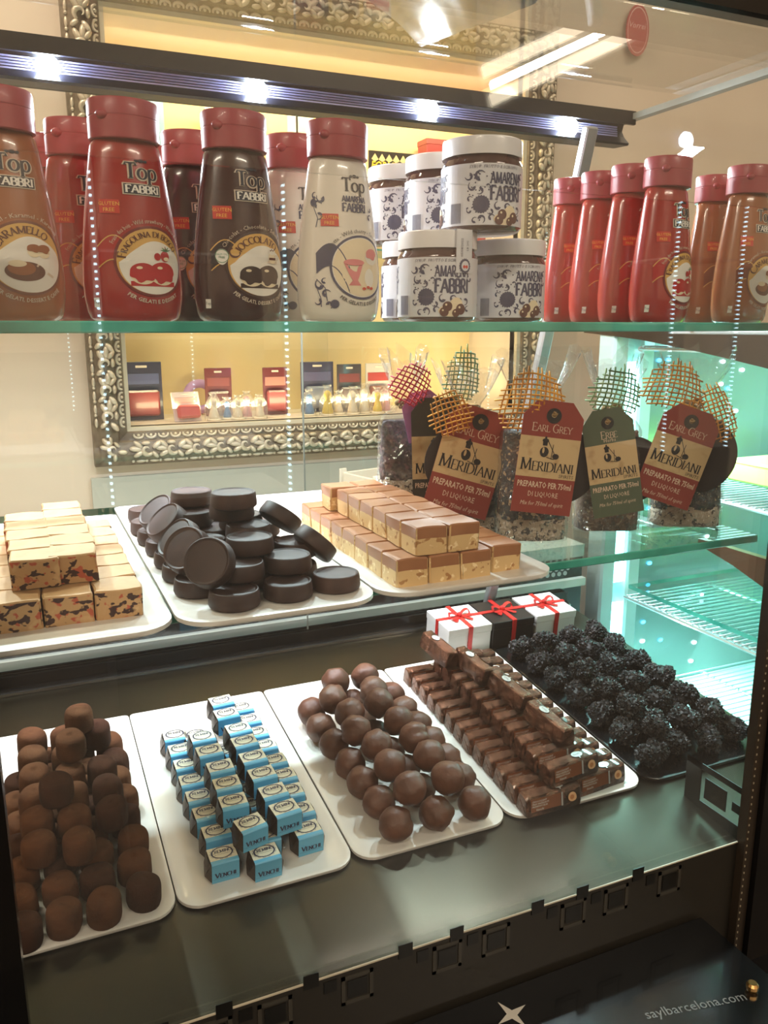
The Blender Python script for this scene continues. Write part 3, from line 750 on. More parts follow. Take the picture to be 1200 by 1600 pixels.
def rough_block(w, d, h, seed, j=.0009, nz=3, n=4):
    """hand-cut block, gently uneven; slot 1 is the top"""
    rnd = random.Random(seed); mb_ = MB(); N = n
    ph = [rnd.uniform(0, 6.28) for _ in range(9)]
    def wob(x, y, z):
        return (x + j * math.sin(170 * y + ph[0]) * math.cos(140 * z + ph[1]), y + j * math.sin(190 * x + ph[2]) * math.cos(160 * z + ph[3]), z + (j * .8 * math.sin(150 * x + ph[4]) * math.sin(130 * y + ph[5]) if z > h * .5 else 0))
    c = .0010
    def face(f, nu, nv, mi): mb_.grid(lambda u, v: wob(*f(u, v)), nu, nv, mi)
    x0, x1, y0, y1 = -w / 2, w / 2, -d / 2, d / 2
    L = lambda a, b_, t: a + (b_ - a) * t
    face(lambda u, v: (L(x0 + c, x1 - c, u), L(y0 + c, y1 - c, v), h), N, N, 1)
    face(lambda u, v: (L(x0 + c, x1 - c, u), y0, L(0, h - c, v)), N, nz, 0)
    face(lambda u, v: (x1, L(y0 + c, y1 - c, u), L(0, h - c, v)), N, nz, 0)
    face(lambda u, v: (L(x1 - c, x0 + c, u), y1, L(0, h - c, v)), N, nz, 0)
    face(lambda u, v: (x0, L(y1 - c, y0 + c, u), L(0, h - c, v)), N, nz, 0)
    for s, (yy, ys) in ((1, (y0, y0 + c)), (-1, (y1, y1 - c))):
        mb_.grid(lambda u, v: wob(L(x0 + c, x1 - c, u if s > 0 else 1 - u), L(yy, ys, v), L(h - c, h, v)), N, 1, 1)
    for s, (xx, xs_) in ((1, (x1, x1 - c)), (-1, (x0, x0 + c))):
        mb_.grid(lambda u, v: wob(L(xx, xs_, v), L(y0 + c, y1 - c, u if s > 0 else 1 - u), L(h - c, h, v)), N, 1, 1)
    for (xx, yy, q) in ((x0, y0, 0), (x1, y0, 1), (x1, y1, 2), (x0, y1, 3)):
        ix = xx + (c if xx < 0 else -c); iy = yy + (c if yy < 0 else -c)
        for z in ((0, h - c),):
            a_, b_ = ((xx, iy), (ix, yy)) if q in (0, 2) else ((ix, yy), (xx, iy))
            mb_.add([wob(*a_, 0), wob(*b_, 0), wob(*b_, h - c), wob(*a_, h - c)], [(0, 1, 2, 3)], 0)
            mb_.add([wob(*a_, h - c), wob(*b_, h - c), wob(ix, iy, h)], [(0, 1, 2)], 1)
    return mb_
NW, ND, NH = .0300, .0300, .0195
nv = [rough_block(NW, ND, NH, 40 + i, .0007).mesh('nougat_block', [M_NOUG, M_NTOP], 30) for i in range(5)]
cols_n = ['left out of frame', 'left', 'middle', 'right']
fr = atZ(226, 962, ZT)                       # right front corner of the bottom layer
rj = random.Random(3)
for ci in range(4):
    for ri in range(7):
        x = fr.x - NW / 2 - (3 - ci) * .0312 - (.006 if ci == 3 and False else 0); y = fr.y + ND / 2 + ri * .0312 + (.002 if ci == 3 else .001 * ci)
        o = put('nougat_block', nv[(ci * 3 + ri) % 5], None, (x, y, ZT), (0, 0, rj.uniform(-.02, .02)))
        tag(o, f'fruit nougat block, bottom layer, {["far left", "left", "middle", "right"][ci]} column, {nth(ri)}', 'nougat', 'fruit nougat blocks')
a1 = atZ(20, 925, ZT + NH); a2 = atZ(88, 915, ZT + NH)
for ci, (px, py) in enumerate(((57, 921), (120, 912))):
    p = atZ(px, py, ZT + NH)
    for ri in range(5 if ci == 0 else 6):
        o = put('nougat_block', nv[(ci + ri * 2 + 1) % 5], None, (p.x + rj.uniform(-.0008, .0008) - (.001 * ri if ci == 0 else 0), p.y + ND / 2 + ri * .0310, ZT + NH + .0007), (0, 0, rj.uniform(-.03, .03) - .02))
        tag(o, f'fruit nougat block, upper layer, {["left", "right"][ci]} column, {nth(ri)}', 'nougat', 'fruit nougat blocks')

# ------------------------------------------------------------------ dark chocolate discs
M_DCH = mat('dark_chocolate', (48, 29, 23), .55, noise=(55, (64, 41, 33), .4, .75), bump=(260, .15, .0006))
M_DCH2 = mat('bloomed_dark_chocolate', (60, 40, 34), .6, noise=(70, (80, 56, 48), .4, .7), bump=(240, .2, .0008))
RD, HD = .0178, .0125
def choc_disc():
    mb_ = MB(); n_ = 48; vs = []; rr_ = [(.86, 0), (.97, .0012), (1.0, .0030), (.985, HD * .55), (.955, HD - .0016), (.935, HD - .0004), (.90, HD), (.82, HD - .0009), (.78, HD - .0008), (.0, HD - .0008)]
    for i, (r_, z_) in enumerate(rr_):
        for k_ in range(n_):
            q = 1 + (.012 if (k_ % 2 and 2 <= i <= 4) else 0); a = 2 * PI * k_ / n_; vs.append((RD * r_ * q * math.cos(a), RD * r_ * q * math.sin(a), z_))
    fs = [(i * n_ + k_, i * n_ + (k_ + 1) % n_, (i + 1) * n_ + (k_ + 1) % n_, (i + 1) * n_ + k_) for i in range(len(rr_) - 1) for k_ in range(n_)] + [tuple(range(n_))[::-1]]
    mb_.add(vs, fs)
    return mb_.mesh('chocolate_disc', M_DCH, 35)
DISC = choc_disc(); DISC2 = DISC.copy(); DISC2.materials[0] = M_DCH2
discs = []
def disc(p, rot=(0, 0, 0), me=None, where=''):
    o = put('chocolate_disc', me or DISC, None, p, rot)
    tag(o, 'fluted dark chocolate disc ' + where, 'chocolate', 'dark chocolate discs'); discs.append(o); return o
def zp(x, y, z): return atZ(x, y, z)
Hs = HD + .0003
disc((.124, .536, ZT), where='flat on the tray at the front left of the pile')
disc((.1635, .540, ZT), where='flat on the tray, second from the left at the front')
disc((.2015, .5445, ZT), me=DISC2, where='lying alone at the right front corner of its tray')
for i, (x, y) in enumerate([(.1075, .5745), (.1055, .6135), (.1055, .6525), (.1045, .693), (.103, .7315), (.102, .7705), (.1065, .825)]):
    disc((x, y, ZT), me=DISC2 if i > 4 else DISC, where=f'on the tray at the pile\'s left edge, {nth(i)}')
lay = [[(.1445, .5775), (.1815, .582), (.1435, .6145), (.1805, .619), (.1425, .6515), (.1795, .656), (.1415, .690), (.178, .693), (.140, .728), (.177, .731), (.139, .766), (.1435, .812)],
       [(.1335, .5570), (.1705, .5625), (.1515, .596), (.1885, .5990), (.124, .631), (.160, .6345), (.142, .668), (.179, .672), (.148, .7085), (.140, .748)],
       [(.1465, .5770), (.1555, .6150), (.1590, .6525), (.1240, .680), (.1402, .718)],
       [(.1480, .6360), (.1290, .7020)], [(.1455, .6180)]]
for k_, L_ in enumerate(lay):
    for i, (x, y) in enumerate(L_):
        disc((x, y, ZT + k_ * Hs), (0, 0, .3 * i), DISC2 if (i + k_) % 4 == 0 else DISC, where=['on the tray inside the pile', 'in the second layer of the pile', 'in the third layer of the pile', 'in the fourth layer of the pile', 'topmost of the pile'][k_] + ('' if k_ == 4 else f', {nth(i)}'))
def lean(p, nrm, me, where):
    q = Vector(nrm).normalized().to_track_quat('Z', 'Y').to_euler(); n_ = Vector(nrm).normalized()
    return disc(tuple(Vector(p) - n_ * HD * .5), tuple(q), me, where)
lean((.1105, .5480, -.1585), (-.52, -.72, .46), DISC, 'leaning face forward on the left flank of the pile, foremost')
lean((.1030, .5880, -.1590), (-.62, -.55, .56), DISC2, 'leaning on the left flank of the pile, second from the front')
lean((.1040, .6270, -.1610), (-.70, -.25, .66), DISC, 'leaning on the left flank of the pile, third from the front')
lean((.1030, .6760, -.1580), (-.66, -.20, .72), DISC2, 'leaning on the left flank of the pile, fourth from the front')
lean((.1040, .7260, -.1600), (-.62, -.25, .74), DISC, 'leaning on the left flank of the pile, rearmost')
lean((.1870, .6330, -.1515), (.62, .16, .77), DISC, 'tilted down the right flank of the pile, upper one')
lean((.2005, .5870, -.1640), (.70, .10, .70), DISC, 'tilted down the right flank of the pile above the lone disc')

# ------------------------------------------------------------------ layered nut fudge
m, nt, b = new_mat('nut_fudge'); b.inputs['Roughness'].default_value = .5
tc = nt.nodes.new('ShaderNodeTexCoord')
c1 = fleck(nt, tc, 190, .60, .66, rgb(250, 226, 178), rgb(222, 186, 132), 2.2)
c2 = fleck(nt, tc, 150, .62, .66, rgb(176, 128, 78), c1, 9.4)
nt.links.new(c2, b.inputs['Base Color'])
M_FUD = m
M_CAR = mat('caramel_chocolate_top', (166, 112, 74), .4, noise=(30, (146, 96, 64), .4, .7), coat=.1)
def fudge_block(w, d, h, seed):
    mb_ = rough_block(w, d, h, seed, .0006, nz=5, n=4)
    hs = h * .56
    for i, f in enumerate(mb_.f):
        zc = sum(mb_.v[k_][2] for k_ in f) / len(f)
        if zc > hs: mb_.m[i] = 1
    return mb_
FW, FD, FH = .0262, .0268, .0212
fv = [fudge_block(FW, FD, FH, 80 + i).mesh('fudge_block', [M_FUD, M_CAR], 30) for i in range(5)]
fl = (.2419, .5262)
for ci in range(4):
    for ri in range(8):
        dx = .004 if ci == 3 else 0
        o = put('fudge_block', fv[(ci * 2 + ri) % 5], None, (fl[0] + FW / 2 + ci * .0270 + dx + rj.uniform(-.0002, .0002), fl[1] + FD / 2 + ri * .0278 + (.006 if ci == 3 else 0), ZT), (0, 0, rj.uniform(-.012, .012)))
        tag(o, f'layered nut fudge block, bottom layer, {["leftmost", "second", "third", "rightmost"][ci]} column, {nth(ri)}', 'fudge', 'nut fudge blocks')
for ci in range(2):
    for ri in range(7):
        sx = .0135 if ri == 6 else 0
        o = put('fudge_block', fv[(ci + ri) % 5], None, (.2593 + FW / 2 + ci * .0275 - sx * .3 + rj.uniform(-.0004, .0004), .5292 + FD / 2 + ri * .0278 + sx * .2, ZT + FH + .0006), (0, 0, rj.uniform(-.015, .015)))
        tag(o, f'layered nut fudge block, upper layer, {["left", "right"][ci]} column, {nth(ri)}', 'fudge', 'nut fudge blocks')
# ------------------------------------------------------------------ helpers for things on the sloping deck
def dpos(x, y, h=0.0):
    """a point on the deck trays: h above the tray top"""
    return Vector((x, y, dk(y))) + DN * (TH + h)
def dray(px, py, h): 
    """where a pixel ray meets the plane h above the tray top"""
    return at_deck(px, py, h + TH + .0006)
MD = Matrix.Rotation(DA, 3, 'X')
def drot(rz=0, rx=0, ry=0): return (MD @ Euler((rx, ry, rz)).to_matrix()).to_euler()

# ------------------------------------------------------------------ cocoa dusted truffles (upright, domed drums)
M_COCOA = mat('cocoa_powder', (92, 58, 38), .95, noise=(60, (70, 42, 27), .35, .7), bump=(420, .5, .0009), spec=.15)
M_COCOA2 = mat('dark_cocoa_powder', (66, 40, 29), .95, noise=(60, (48, 29, 21), .35, .7), bump=(420, .5, .0009), spec=.15)
RT, HT = .0150, .0265
def truffle_mesh(seed, mm):
    rnd = random.Random(seed); p = [(.80, 0), (.94, .0010), (1.0, .004), (1.0, .013), (.985, .019), (.93, .0226), (.82, .0248), (.62, .0258), (.3, .0264), (.02, .0265)]
    ph = [rnd.uniform(0, 6) for _ in range(4)]; n_ = 22; vs = []
    for r_, z_ in p:
        for k_ in range(n_):
            a = 2 * PI * k_ / n_; q = 1 + .035 * math.sin(2 * a + ph[0]) + .02 * math.sin(3 * a + ph[1] + 120 * z_) + .012 * math.sin(5 * a + ph[2])
            vs.append((RT * r_ * q * math.cos(a), RT * r_ * q * math.sin(a), z_ * (1 + .03 * math.sin(a + ph[3]))))
    fs = [(i * n_ + k_, i * n_ + (k_ + 1) % n_, (i + 1) * n_ + (k_ + 1) % n_, (i + 1) * n_ + k_) for i in range(len(p) - 1) for k_ in range(n_)] + [tuple(range(n_))[::-1], tuple((len(p) - 1) * n_ + k_ for k_ in range(n_))]
    return MB().add(vs, fs).mesh('cocoa_truffle', mm, 'all')
tv = [truffle_mesh(i, M_COCOA if i % 3 else M_COCOA2) for i in range(6)]
colx = [-.035, -.0025, .0300, .0630]
colname = ['far left', 'left middle', 'right middle', 'right']
for ci, cx in enumerate(colx):
    for ri in range(8):
        x = cx + rj.uniform(-.001, .001) - (.002 if ri % 2 else 0); y = .679 + ri * .0335 + [.0, .004, .003, .010][ci] - .012
        if ri == 7 and ci in (0,): continue
        o = put('cocoa_truffle', tv[(ci * 5 + ri * 2) % 6], None, dpos(x, y), drot(rj.uniform(0, 6)))
        tag(o, f'cocoa dusted truffle standing on the tray, {colname[ci]} column, {nth(ri)}', 'truffle', 'cocoa dusted truffles')
for ci, cx in enumerate([-.019, .0140, .0465]):
    for ri in range(6):
        if ci == 2 and ri in (0, 4): continue
        y = .724 + ri * .0350 + (.0 if ci else .008)
        if ci == 1 and ri == 0: y += .0
        o = put('cocoa_truffle', tv[(ci + ri * 3 + 1) % 6], None, dpos(cx + rj.uniform(-.001, .001), y, HT + .0008), drot(rj.uniform(0, 6)))
        tag(o, f'cocoa dusted truffle in the upper layer, {["left", "middle", "right"][ci]} column, {nth(ri)}', 'truffle', 'cocoa dusted truffles')
for ri, (x, y) in enumerate([(.0005, .775), (.018, .845), (.030, .893)]):
    o = put('cocoa_truffle', tv[ri], None, dpos(x, y, 2 * HT + .0016), drot(rj.uniform(0, 6)))
    tag(o, f'cocoa dusted truffle on the very top of its heap, {nth(ri)}', 'truffle', 'cocoa dusted truffles')

# ------------------------------------------------------------------ blue wrapped chocolate cubes
M_FOIL = mat('dark_brown_foil', (58, 44, 36), .35, metal=.35, noise=(90, (38, 28, 23), .4, .7), bump=(180, .5, .0012))
M_BLUE = mat('blue_paper', (96, 176, 214), .4, coat=.15)
M_CREAM = mat('cream_paper', (226, 220, 196), .45)
M_NAVY = mat('navy_ink', (44, 48, 78), .5)
M_NAVYD = mat('pale_blue_ink', (160, 178, 190), .5)
CW, CD, CH = .0265, .0232, .0212           # length along the sleeve, depth, height
def cube_meshes():
    body = MB(); e = .0042; w = CW / 2; d = CD / 2
    body.cbox((-w, -d + .0004, 0), (w, d - .0004, CH - .0004), .0012)
    for s in (-1, 1):                      # folded foil ends: flaps and a pinched tail
        x0, x1 = s * w, s * (w + e)
        vs = [(x0, -d + .001, .001), (x0, d - .001, .001), (x0, d - .001, CH - .001), (x0, -d + .001, CH - .001), (x1, -d * .1, .002), (x1, d * .1, .002), (x1 - s * .001, d * .55, CH * .55), (x1 - s * .001, -d * .55, CH * .55), (x0 + s * .0012, 0, CH * .92)]
        fs = [(0, 1, 5, 4), (1, 2, 6, 5), (0, 4, 7, 3), (4, 5, 6, 7), (3, 7, 8), (7, 6, 8), (6, 2, 8)]
        body.add(vs, fs if s > 0 else [f[::-1] for f in fs])
    B = body.mesh('foil', M_FOIL)
    sl = MB(); t_ = .0003; w -= .0003
    top = CH; 
    sl.add([(-w, -d, 0.0002), (w, -d, .0002), (w, -d, top - .001), (-w, -d, top - .001)], [(0, 1, 2, 3)], 0)          # front
    sl.add([(w, d, .0002), (-w, d, .0002), (-w, d, top - .001), (w, d, top - .001)], [(0, 1, 2, 3)], 0)               # back
    sl.add([(-w, -d, top - .001), (w, -d, top - .001), (w, -d + .001, top), (-w, -d + .001, top)], [(0, 1, 2, 3)], 0)
    sl.add([(-w, d - .001, top), (w, d - .001, top), (w, d, top - .001), (-w, d, top - .001)], [(0, 1, 2, 3)], 0)
    sl.add([(-w, -d + .001, top), (w, -d + .001, top), (w, -d + .005, top), (-w, -d + .005, top)], [(0, 1, 2, 3)], 0)
    sl.add([(-w, -d + .005, top), (w, -d + .005, top), (w, d - .001, top), (-w, d - .001, top)], [(0, 1, 2, 3)], 1)
    SLV = sl.mesh('paper_sleeve', [M_BLUE, M_CREAM])
    ink = MB(); Tp = lambda x, y, o: (x, y + .0022, top + o)
    decal(ink, ring2(0, 0, .86, 1.0), lambda x, y, o: Tp(x * .0104, y * .0078, o), 0, .0002)
    for k_ in range(14):
        a = 2 * PI * k_ / 14; decal(ink, ring2(0, 0, .75, 1.0, 0, 180, 5), lambda x, y, o: Tp(.0104 * 1.0 * math.cos(a) + .0012 * (x * math.cos(a - PI / 2) - y * math.sin(a - PI / 2)) * 1.0, .0078 * math.sin(a) + .0012 * (x * math.sin(a - PI / 2) + y * math.cos(a - PI / 2)), o), 0, .0002)
    decal(ink, mv(serif_text('CREMINO', .0038, .2, .09), 0, .0002), Tp, 0, .0002)
    decal(ink, mv(font_text('AL CIOCCOLATO', .0019, res=1), 0, -.0024), Tp, 0, .0002)
    Fp = lambda x, y, o: (x, -d - o, y)
    t = serif_text('VENCHI', .0042, .24, .10, small=[1.25, 1, 1, 1, 1, 1])
    decal(ink, mv(t, 0, .0058, 0, .0195 / t[2], 1), Fp, 0, .0002)
    decal(ink, rect2(-w + .001, .0045, w - .001, .0047, 1, 1), Fp, 0, .0002)
    INK = ink.mesh('lettering', M_NAVY)
    return B, SLV, INK
B_, S_, I_ = cube_meshes()
def cremino(p, rot, label):
    e = empty('wrapped_chocolate_cube', p, rot); tag(e, label, 'chocolate', 'blue wrapped chocolate cubes')
    put('foil', B_, e); s_ = put('paper_sleeve', S_, e); put('lettering', I_, s_); return e
# positions of the cubes' tops, measured on the photograph; h = height of the top above the tray
def cp(x, y): return 190 + x / 3.243, 1060 + y / 3.243
lowL = [(508, 880), (478, 765), (430, 668), (392, 585), (356, 505), (328, 425), (298, 350), (268, 280)]
lowR = [(935, 752), (900, 655), (850, 560), (815, 480), (768, 405), (720, 330), (676, 265), (640, 200), (604, 140)]
upL = [(645, 715), (560, 605), (528, 515), (495, 432), (440, 352), (405, 282)]
upR = [(820, 640), (762, 555), (706, 465), (660, 383), (617, 305), (586, 240), (526, 165), (500, 102)]
def row_cubes(lst, h, name, yaw=0.0, first=None):
    ps = []
    for (x, y) in lst: ps.append(dray(*cp(x, y), h + CH))
    # keep neighbours apart along the slope
    n_ = len(ps); ys = [p.y for p in ps]
    for i in range(1, n_):
        if ys[i] - ys[i - 1] < CD + .0006: ys[i] = ys[i - 1] + CD + .0006
    for i in range(n_):
        q = dpos(ps[i].x, ys[i], h)
        cremino(q, drot((first if (i == 0 and first is not None) else yaw) + rj.uniform(-.03, .03)), f'blue wrapped chocolate cube, {name}, {nth(i)}')
    return list(zip([p.x for p in ps], ys))
a_ = row_cubes(lowL, 0, 'lower layer, left column', .02)
b_ = row_cubes(lowR, 0, 'lower layer, right column', .02)
q = dray(*cp(725, 880), CH); cremino(dpos(q.x, q.y + .002), drot(.03), 'blue wrapped chocolate cube, lower layer, front middle under two others')
for i in range(1, 8):
    x = (a_[min(i, len(a_) - 1)][0] + b_[min(i, len(b_) - 1)][0]) / 2
    cremino(dpos(x, q.y + .002 + i * (CD + .0012)), drot(rj.uniform(-.03, .03)), f'blue wrapped chocolate cube, lower layer, hidden middle column, {nth(i)}')
row_cubes(upL, CH + .0006, 'upper layer, left column', .02, .22)
row_cubes(upR, CH + .0006, 'upper layer, right column', .06, .10)
for i, (x, y) in enumerate([(370, 192), (405, 245)][::-1]):
    q = dray(*cp(x, y), CH + CH); cremino(dpos(q.x, q.y, .0 if i else 0), drot(.05), f'blue wrapped chocolate cube at the back left of its heap, {["nearer", "farther"][i]} one')

# ------------------------------------------------------------------ round milk chocolate truffles
M_MILK = mat('milk_chocolate', (102, 63, 46), .5, noise=(60, (84, 51, 37), .4, .7), bump=(110, .4, .003))
RB = .0182
def ball_mesh(seed):
    rnd = random.Random(seed); ks = [(Vector((rnd.gauss(0, 1), rnd.gauss(0, 1), rnd.gauss(0, 1))).normalized(), rnd.uniform(2, 5), rnd.uniform(0, 6)) for _ in range(6)]
    def fn(p):
        v = Vector(p); return .955 + sum(.017 * math.sin(k_[1] * 2.2 * v.dot(k_[0]) + k_[2]) for k_ in ks) + .09 * max(0, v.dot(ks[0][0]) - .93) / .07
    return MB().sphere((0, 0, 0), RB, 24, 16, fn=fn).mesh('round_truffle', M_MILK, 'all')
bv = [ball_mesh(20 + i) for i in range(6)]
def bp_(x, y): return 400 + x / 3, 1030 + y / 3
lo_l = [(655, 775), (575, 668), (500, 580), (440, 490), (365, 395), (305, 322), (262, 250)]
lo_m = [(848, 718)]; lo_r = [(1025, 675), (955, 560), (890, 470), (820, 390), (755, 310), (690, 235), (640, 180)]
up_l = [(720, 605), (628, 497), (550, 390), (475, 327), (430, 252), (380, 190), (392, 130)]
up_r = [(895, 570), (808, 455), (728, 362), (650, 290), (583, 228), (548, 170), (505, 112)]
BALLS = []
for nm, L_, h in (('lower layer, left column', lo_l, RB), ('lower layer, right column', lo_r, RB), ('lower layer at the front, middle', lo_m, RB), ('upper layer, left column', up_l, RB * 2.45), ('upper layer, right column', up_r, RB * 2.45)):
    for i, (x, y) in enumerate(L_):
        q = dray(*bp_(x, y), h); BALLS.append([q, h, f'round milk chocolate truffle, {nm}' + ('' if L_ is lo_m else f', {nth(i)}')])
for i in range(6):
    l_, r_ = BALLS[1 + min(i, 5)][0], BALLS[8 + min(i, 5)][0]; q = (l_ + r_) / 2; q = dpos(q.x, q.y + .004, RB); BALLS.append([q, RB, f'round milk chocolate truffle, lower layer, hidden middle column, {nth(i)}'])
mind = 2 * RB * 1.0
for it in range(60):                       # settle: push neighbours apart, keep everyone on or above the tray
    for i in range(len(BALLS)):
        for j in range(i):
            d = BALLS[i][0] - BALLS[j][0]; l = d.length
            if l < mind and l > 1e-6:
                s_ = d * ((mind - l) / l * .5); BALLS[i][0] = BALLS[i][0] + s_; BALLS[j][0] = BALLS[j][0] - s_
    for bb in BALLS:
        hgt = (bb[0] - Vector((0, 0, Z0D + .0006))).dot(DN) - TH
        if hgt < RB * 1.03 or bb[1] == RB: bb[0] = bb[0] + DN * (RB * 1.03 - hgt)
for i, (p, h, lb) in enumerate(BALLS):
    o = put('round_truffle', bv[i % 6], None, p, (rj.uniform(0, 6), rj.uniform(0, 6), rj.uniform(0, 6))); tag(o, lb, 'truffle', 'round milk chocolate truffles')

# ------------------------------------------------------------------ brown foil wrapped bars
M_BRF = mat('copper_brown_foil', (124, 82, 62), .22, metal=.75, noise=(30, (70, 44, 34), .4, .62), bump=(120, 1.0, .008), coat=.25)
M_COPP = mat('copper_panel', (150, 92, 62), .3, metal=.4, bump=(60, .3, .002))
M_SILB = mat('silver_badge', (206, 208, 206), .3, metal=.3)
M_HAZ = mat('hazelnut_print', (232, 186, 140), .45); M_HAZ2 = mat('hazelnut_heart', (196, 128, 78), .45); M_WHI = mat('white_ink', (238, 232, 222), .5)
BL, BW, BH = .0690, .0225, .0215
def bar_meshes():
    # ingot section, folded ends
    sec_ = [(-BW / 2, 0), (BW / 2, 0), (BW / 2 * .98, BH * .25), (BW / 2 * .66, BH * .93), (BW / 2 * .5, BH), (-BW / 2 * .5, BH), (-BW / 2 * .66, BH * .93), (-BW / 2 * .98, BH * .25)]
    mb_ = MB(); n_ = len(sec_); xs_ = [-BL / 2, -BL / 2 + .002, -BL * .2, 0, BL * .2, BL / 2 - .002, BL / 2]
    vs = []; rnd = random.Random(5)
    for i, x in enumerate(xs_):
        k_ = .90 if i in (0, 6) else 1
        for (y, z) in sec_: vs.append((x + rnd.uniform(-.0006, .0006), y * k_ + rnd.uniform(-.0004, .0004), z * (k_ if z > .001 else 1) + (.0008 if i in (0, 6) else 0) + (rnd.uniform(-.0004, .0004) if z > .001 else 0)))
    fs = [(i * n_ + k_, i * n_ + (k_ + 1) % n_, (i + 1) * n_ + (k_ + 1) % n_, (i + 1) * n_ + k_) for i in range(6) for k_ in range(n_)]
    fs = [f[::-1] for f in fs] + [tuple(range(n_)), tuple(6 * n_ + k_ for k_ in range(n_))[::-1]]
    mb_.add(vs, [f[::-1] for f in fs])
    for s in (-1, 1):
        x = s * (BL / 2 + .0007); mb_.add([(x, -BW * .42, .001), (x, BW * .42, .001), (x + s * .0006, 0, BH * .62)], [(0, 1, 2) if s > 0 else (2, 1, 0)])
        mb_.add([(x, -BW * .40, BH * .30), (x, -BW * .22, BH * .93), (x + s * .0009, -.001, BH * .5)], [(0, 1, 2) if s < 0 else (2, 1, 0)])
    body = mb_.mesh('foil', M_BRF, 30)
    # print on the sloping front face: from (y=-BW/2*.98, z=.25BH) to (y=-.66*BW/2, z=.93BH)
    p0 = Vector((0, -BW / 2 * .98, BH * .25)); p1 = Vector((0, -BW / 2 * .66, BH * .93)); up = (p1 - p0); hgt = up.length; up.normalize(); nn = Vector((0, -up.z, up.y))
    Ff = lambda x, y, o: tuple(p0 + Vector((x, 0, 0)) + up * y + nn * o)
    Tt = lambda x, y, o: (x, y, BH + o)
    pr = MB()
    decal(pr, rect2(-.030, .0006, .008, hgt - .0006), Ff, 1, .0009)
    decal(pr, rect2(.0085, 0, .0098, hgt), Ff, 2, .0011); decal(pr, rect2(.0102, 0, .0106, hgt), Ff, 2, .0011)
    decal(pr, rect2(.0085, -BW * .25, .0098, BW * .25), Tt, 2, .0009)
    decal(pr, disc2(.0225, hgt * .46, .0052, .0052, fn=lambda a: 1 + .18 * max(0, math.cos(a + .6)) ** 6), Ff, 3, .0010); decal(pr, disc2(.0222, hgt * .44, .0027), Ff, 4, .0013)
    for i, s_ in enumerate(('CHOCOLIGHT', 'MILK HAZELNUT', 'PRENDIVOGLIA')):
        t = font_text(s_, .0028, res=1); decal(pr, mv(t, -.0285 + t[2] / 2, hgt - .0042 - i * .0027), Ff, 5, .0013)
    t = font_text('Venchi', .0036, shear=.35, res=2); decal(pr, mv(t, -.0235 + t[2] / 2, .0016), Ff, 5, .0013)
    decal(pr, disc2(.0092, .001, .0072, .0046), Tt, 2, .0011)
    t = font_text('Venchi', .0034, shear=.3, res=1); decal(pr, mv(t, .0092, 0), Tt, 6, .0014)
    return body, pr.mesh('print', [M_BRF, M_COPP, M_SILB, M_HAZ, M_HAZ2, M_WHI, M_NAVY])
BB_, BP_ = bar_meshes()
def bar(p, rot, label):
    e = empty('foil_wrapped_bar', p, rot); tag(e, label, 'chocolate bar', 'brown foil wrapped bars')
    put('foil', BB_, e); put('print', BP_, e); return e
def fp(x, y): return 590 + x / 2.79, 920 + y / 2.79
f0 = dray(*fp(760, 965), 0); f1 = dray(*fp(95, 400), 0)          # foot of the left column, front and back
NB = 13
x_l = .4505 + BL / 2; yfr = f0.y + BW / 2 - .002
print('bar front', f0, f1)
for ri in range(NB):
    y = yfr + ri * .0236
    bar(dpos(x_l + rj.uniform(-.001, .001), y), drot(rj.uniform(-.02, .02)), f'brown foil wrapped bar, bottom layer, left row, {nth(ri)}')
    o_ = bar(dpos(x_l + BL + .0035 + rj.uniform(-.001, .001), y + .012), drot((PI if ri == 0 else 0) * 0 + rj.uniform(-.02, .02) + (.08 if ri == 0 else 0)), f'brown foil wrapped bar, bottom layer, right row, {nth(ri)}')
for ri in range(11):
    y = yfr + .012 + ri * .0250
    bar(dpos(x_l + BL * .47 + rj.uniform(-.001, .001), y, BH + .0012), drot(rj.uniform(-.02, .03) + (.08 if ri == 0 else 0)), f'brown foil wrapped bar, middle layer, {nth(ri)}')
for ri, (x, y) in enumerate([(770, 650), (600, 505), (437, 390), (285, 315)]):
    q = dray(*fp(x, y), 2 * BH + .003); bar(dpos(q.x + .002, q.y + BL * .30, 2 * BH + .0030), drot(PI / 2 + .06), f'brown foil wrapped bar lying lengthwise on top of the heap, {nth(ri)}')

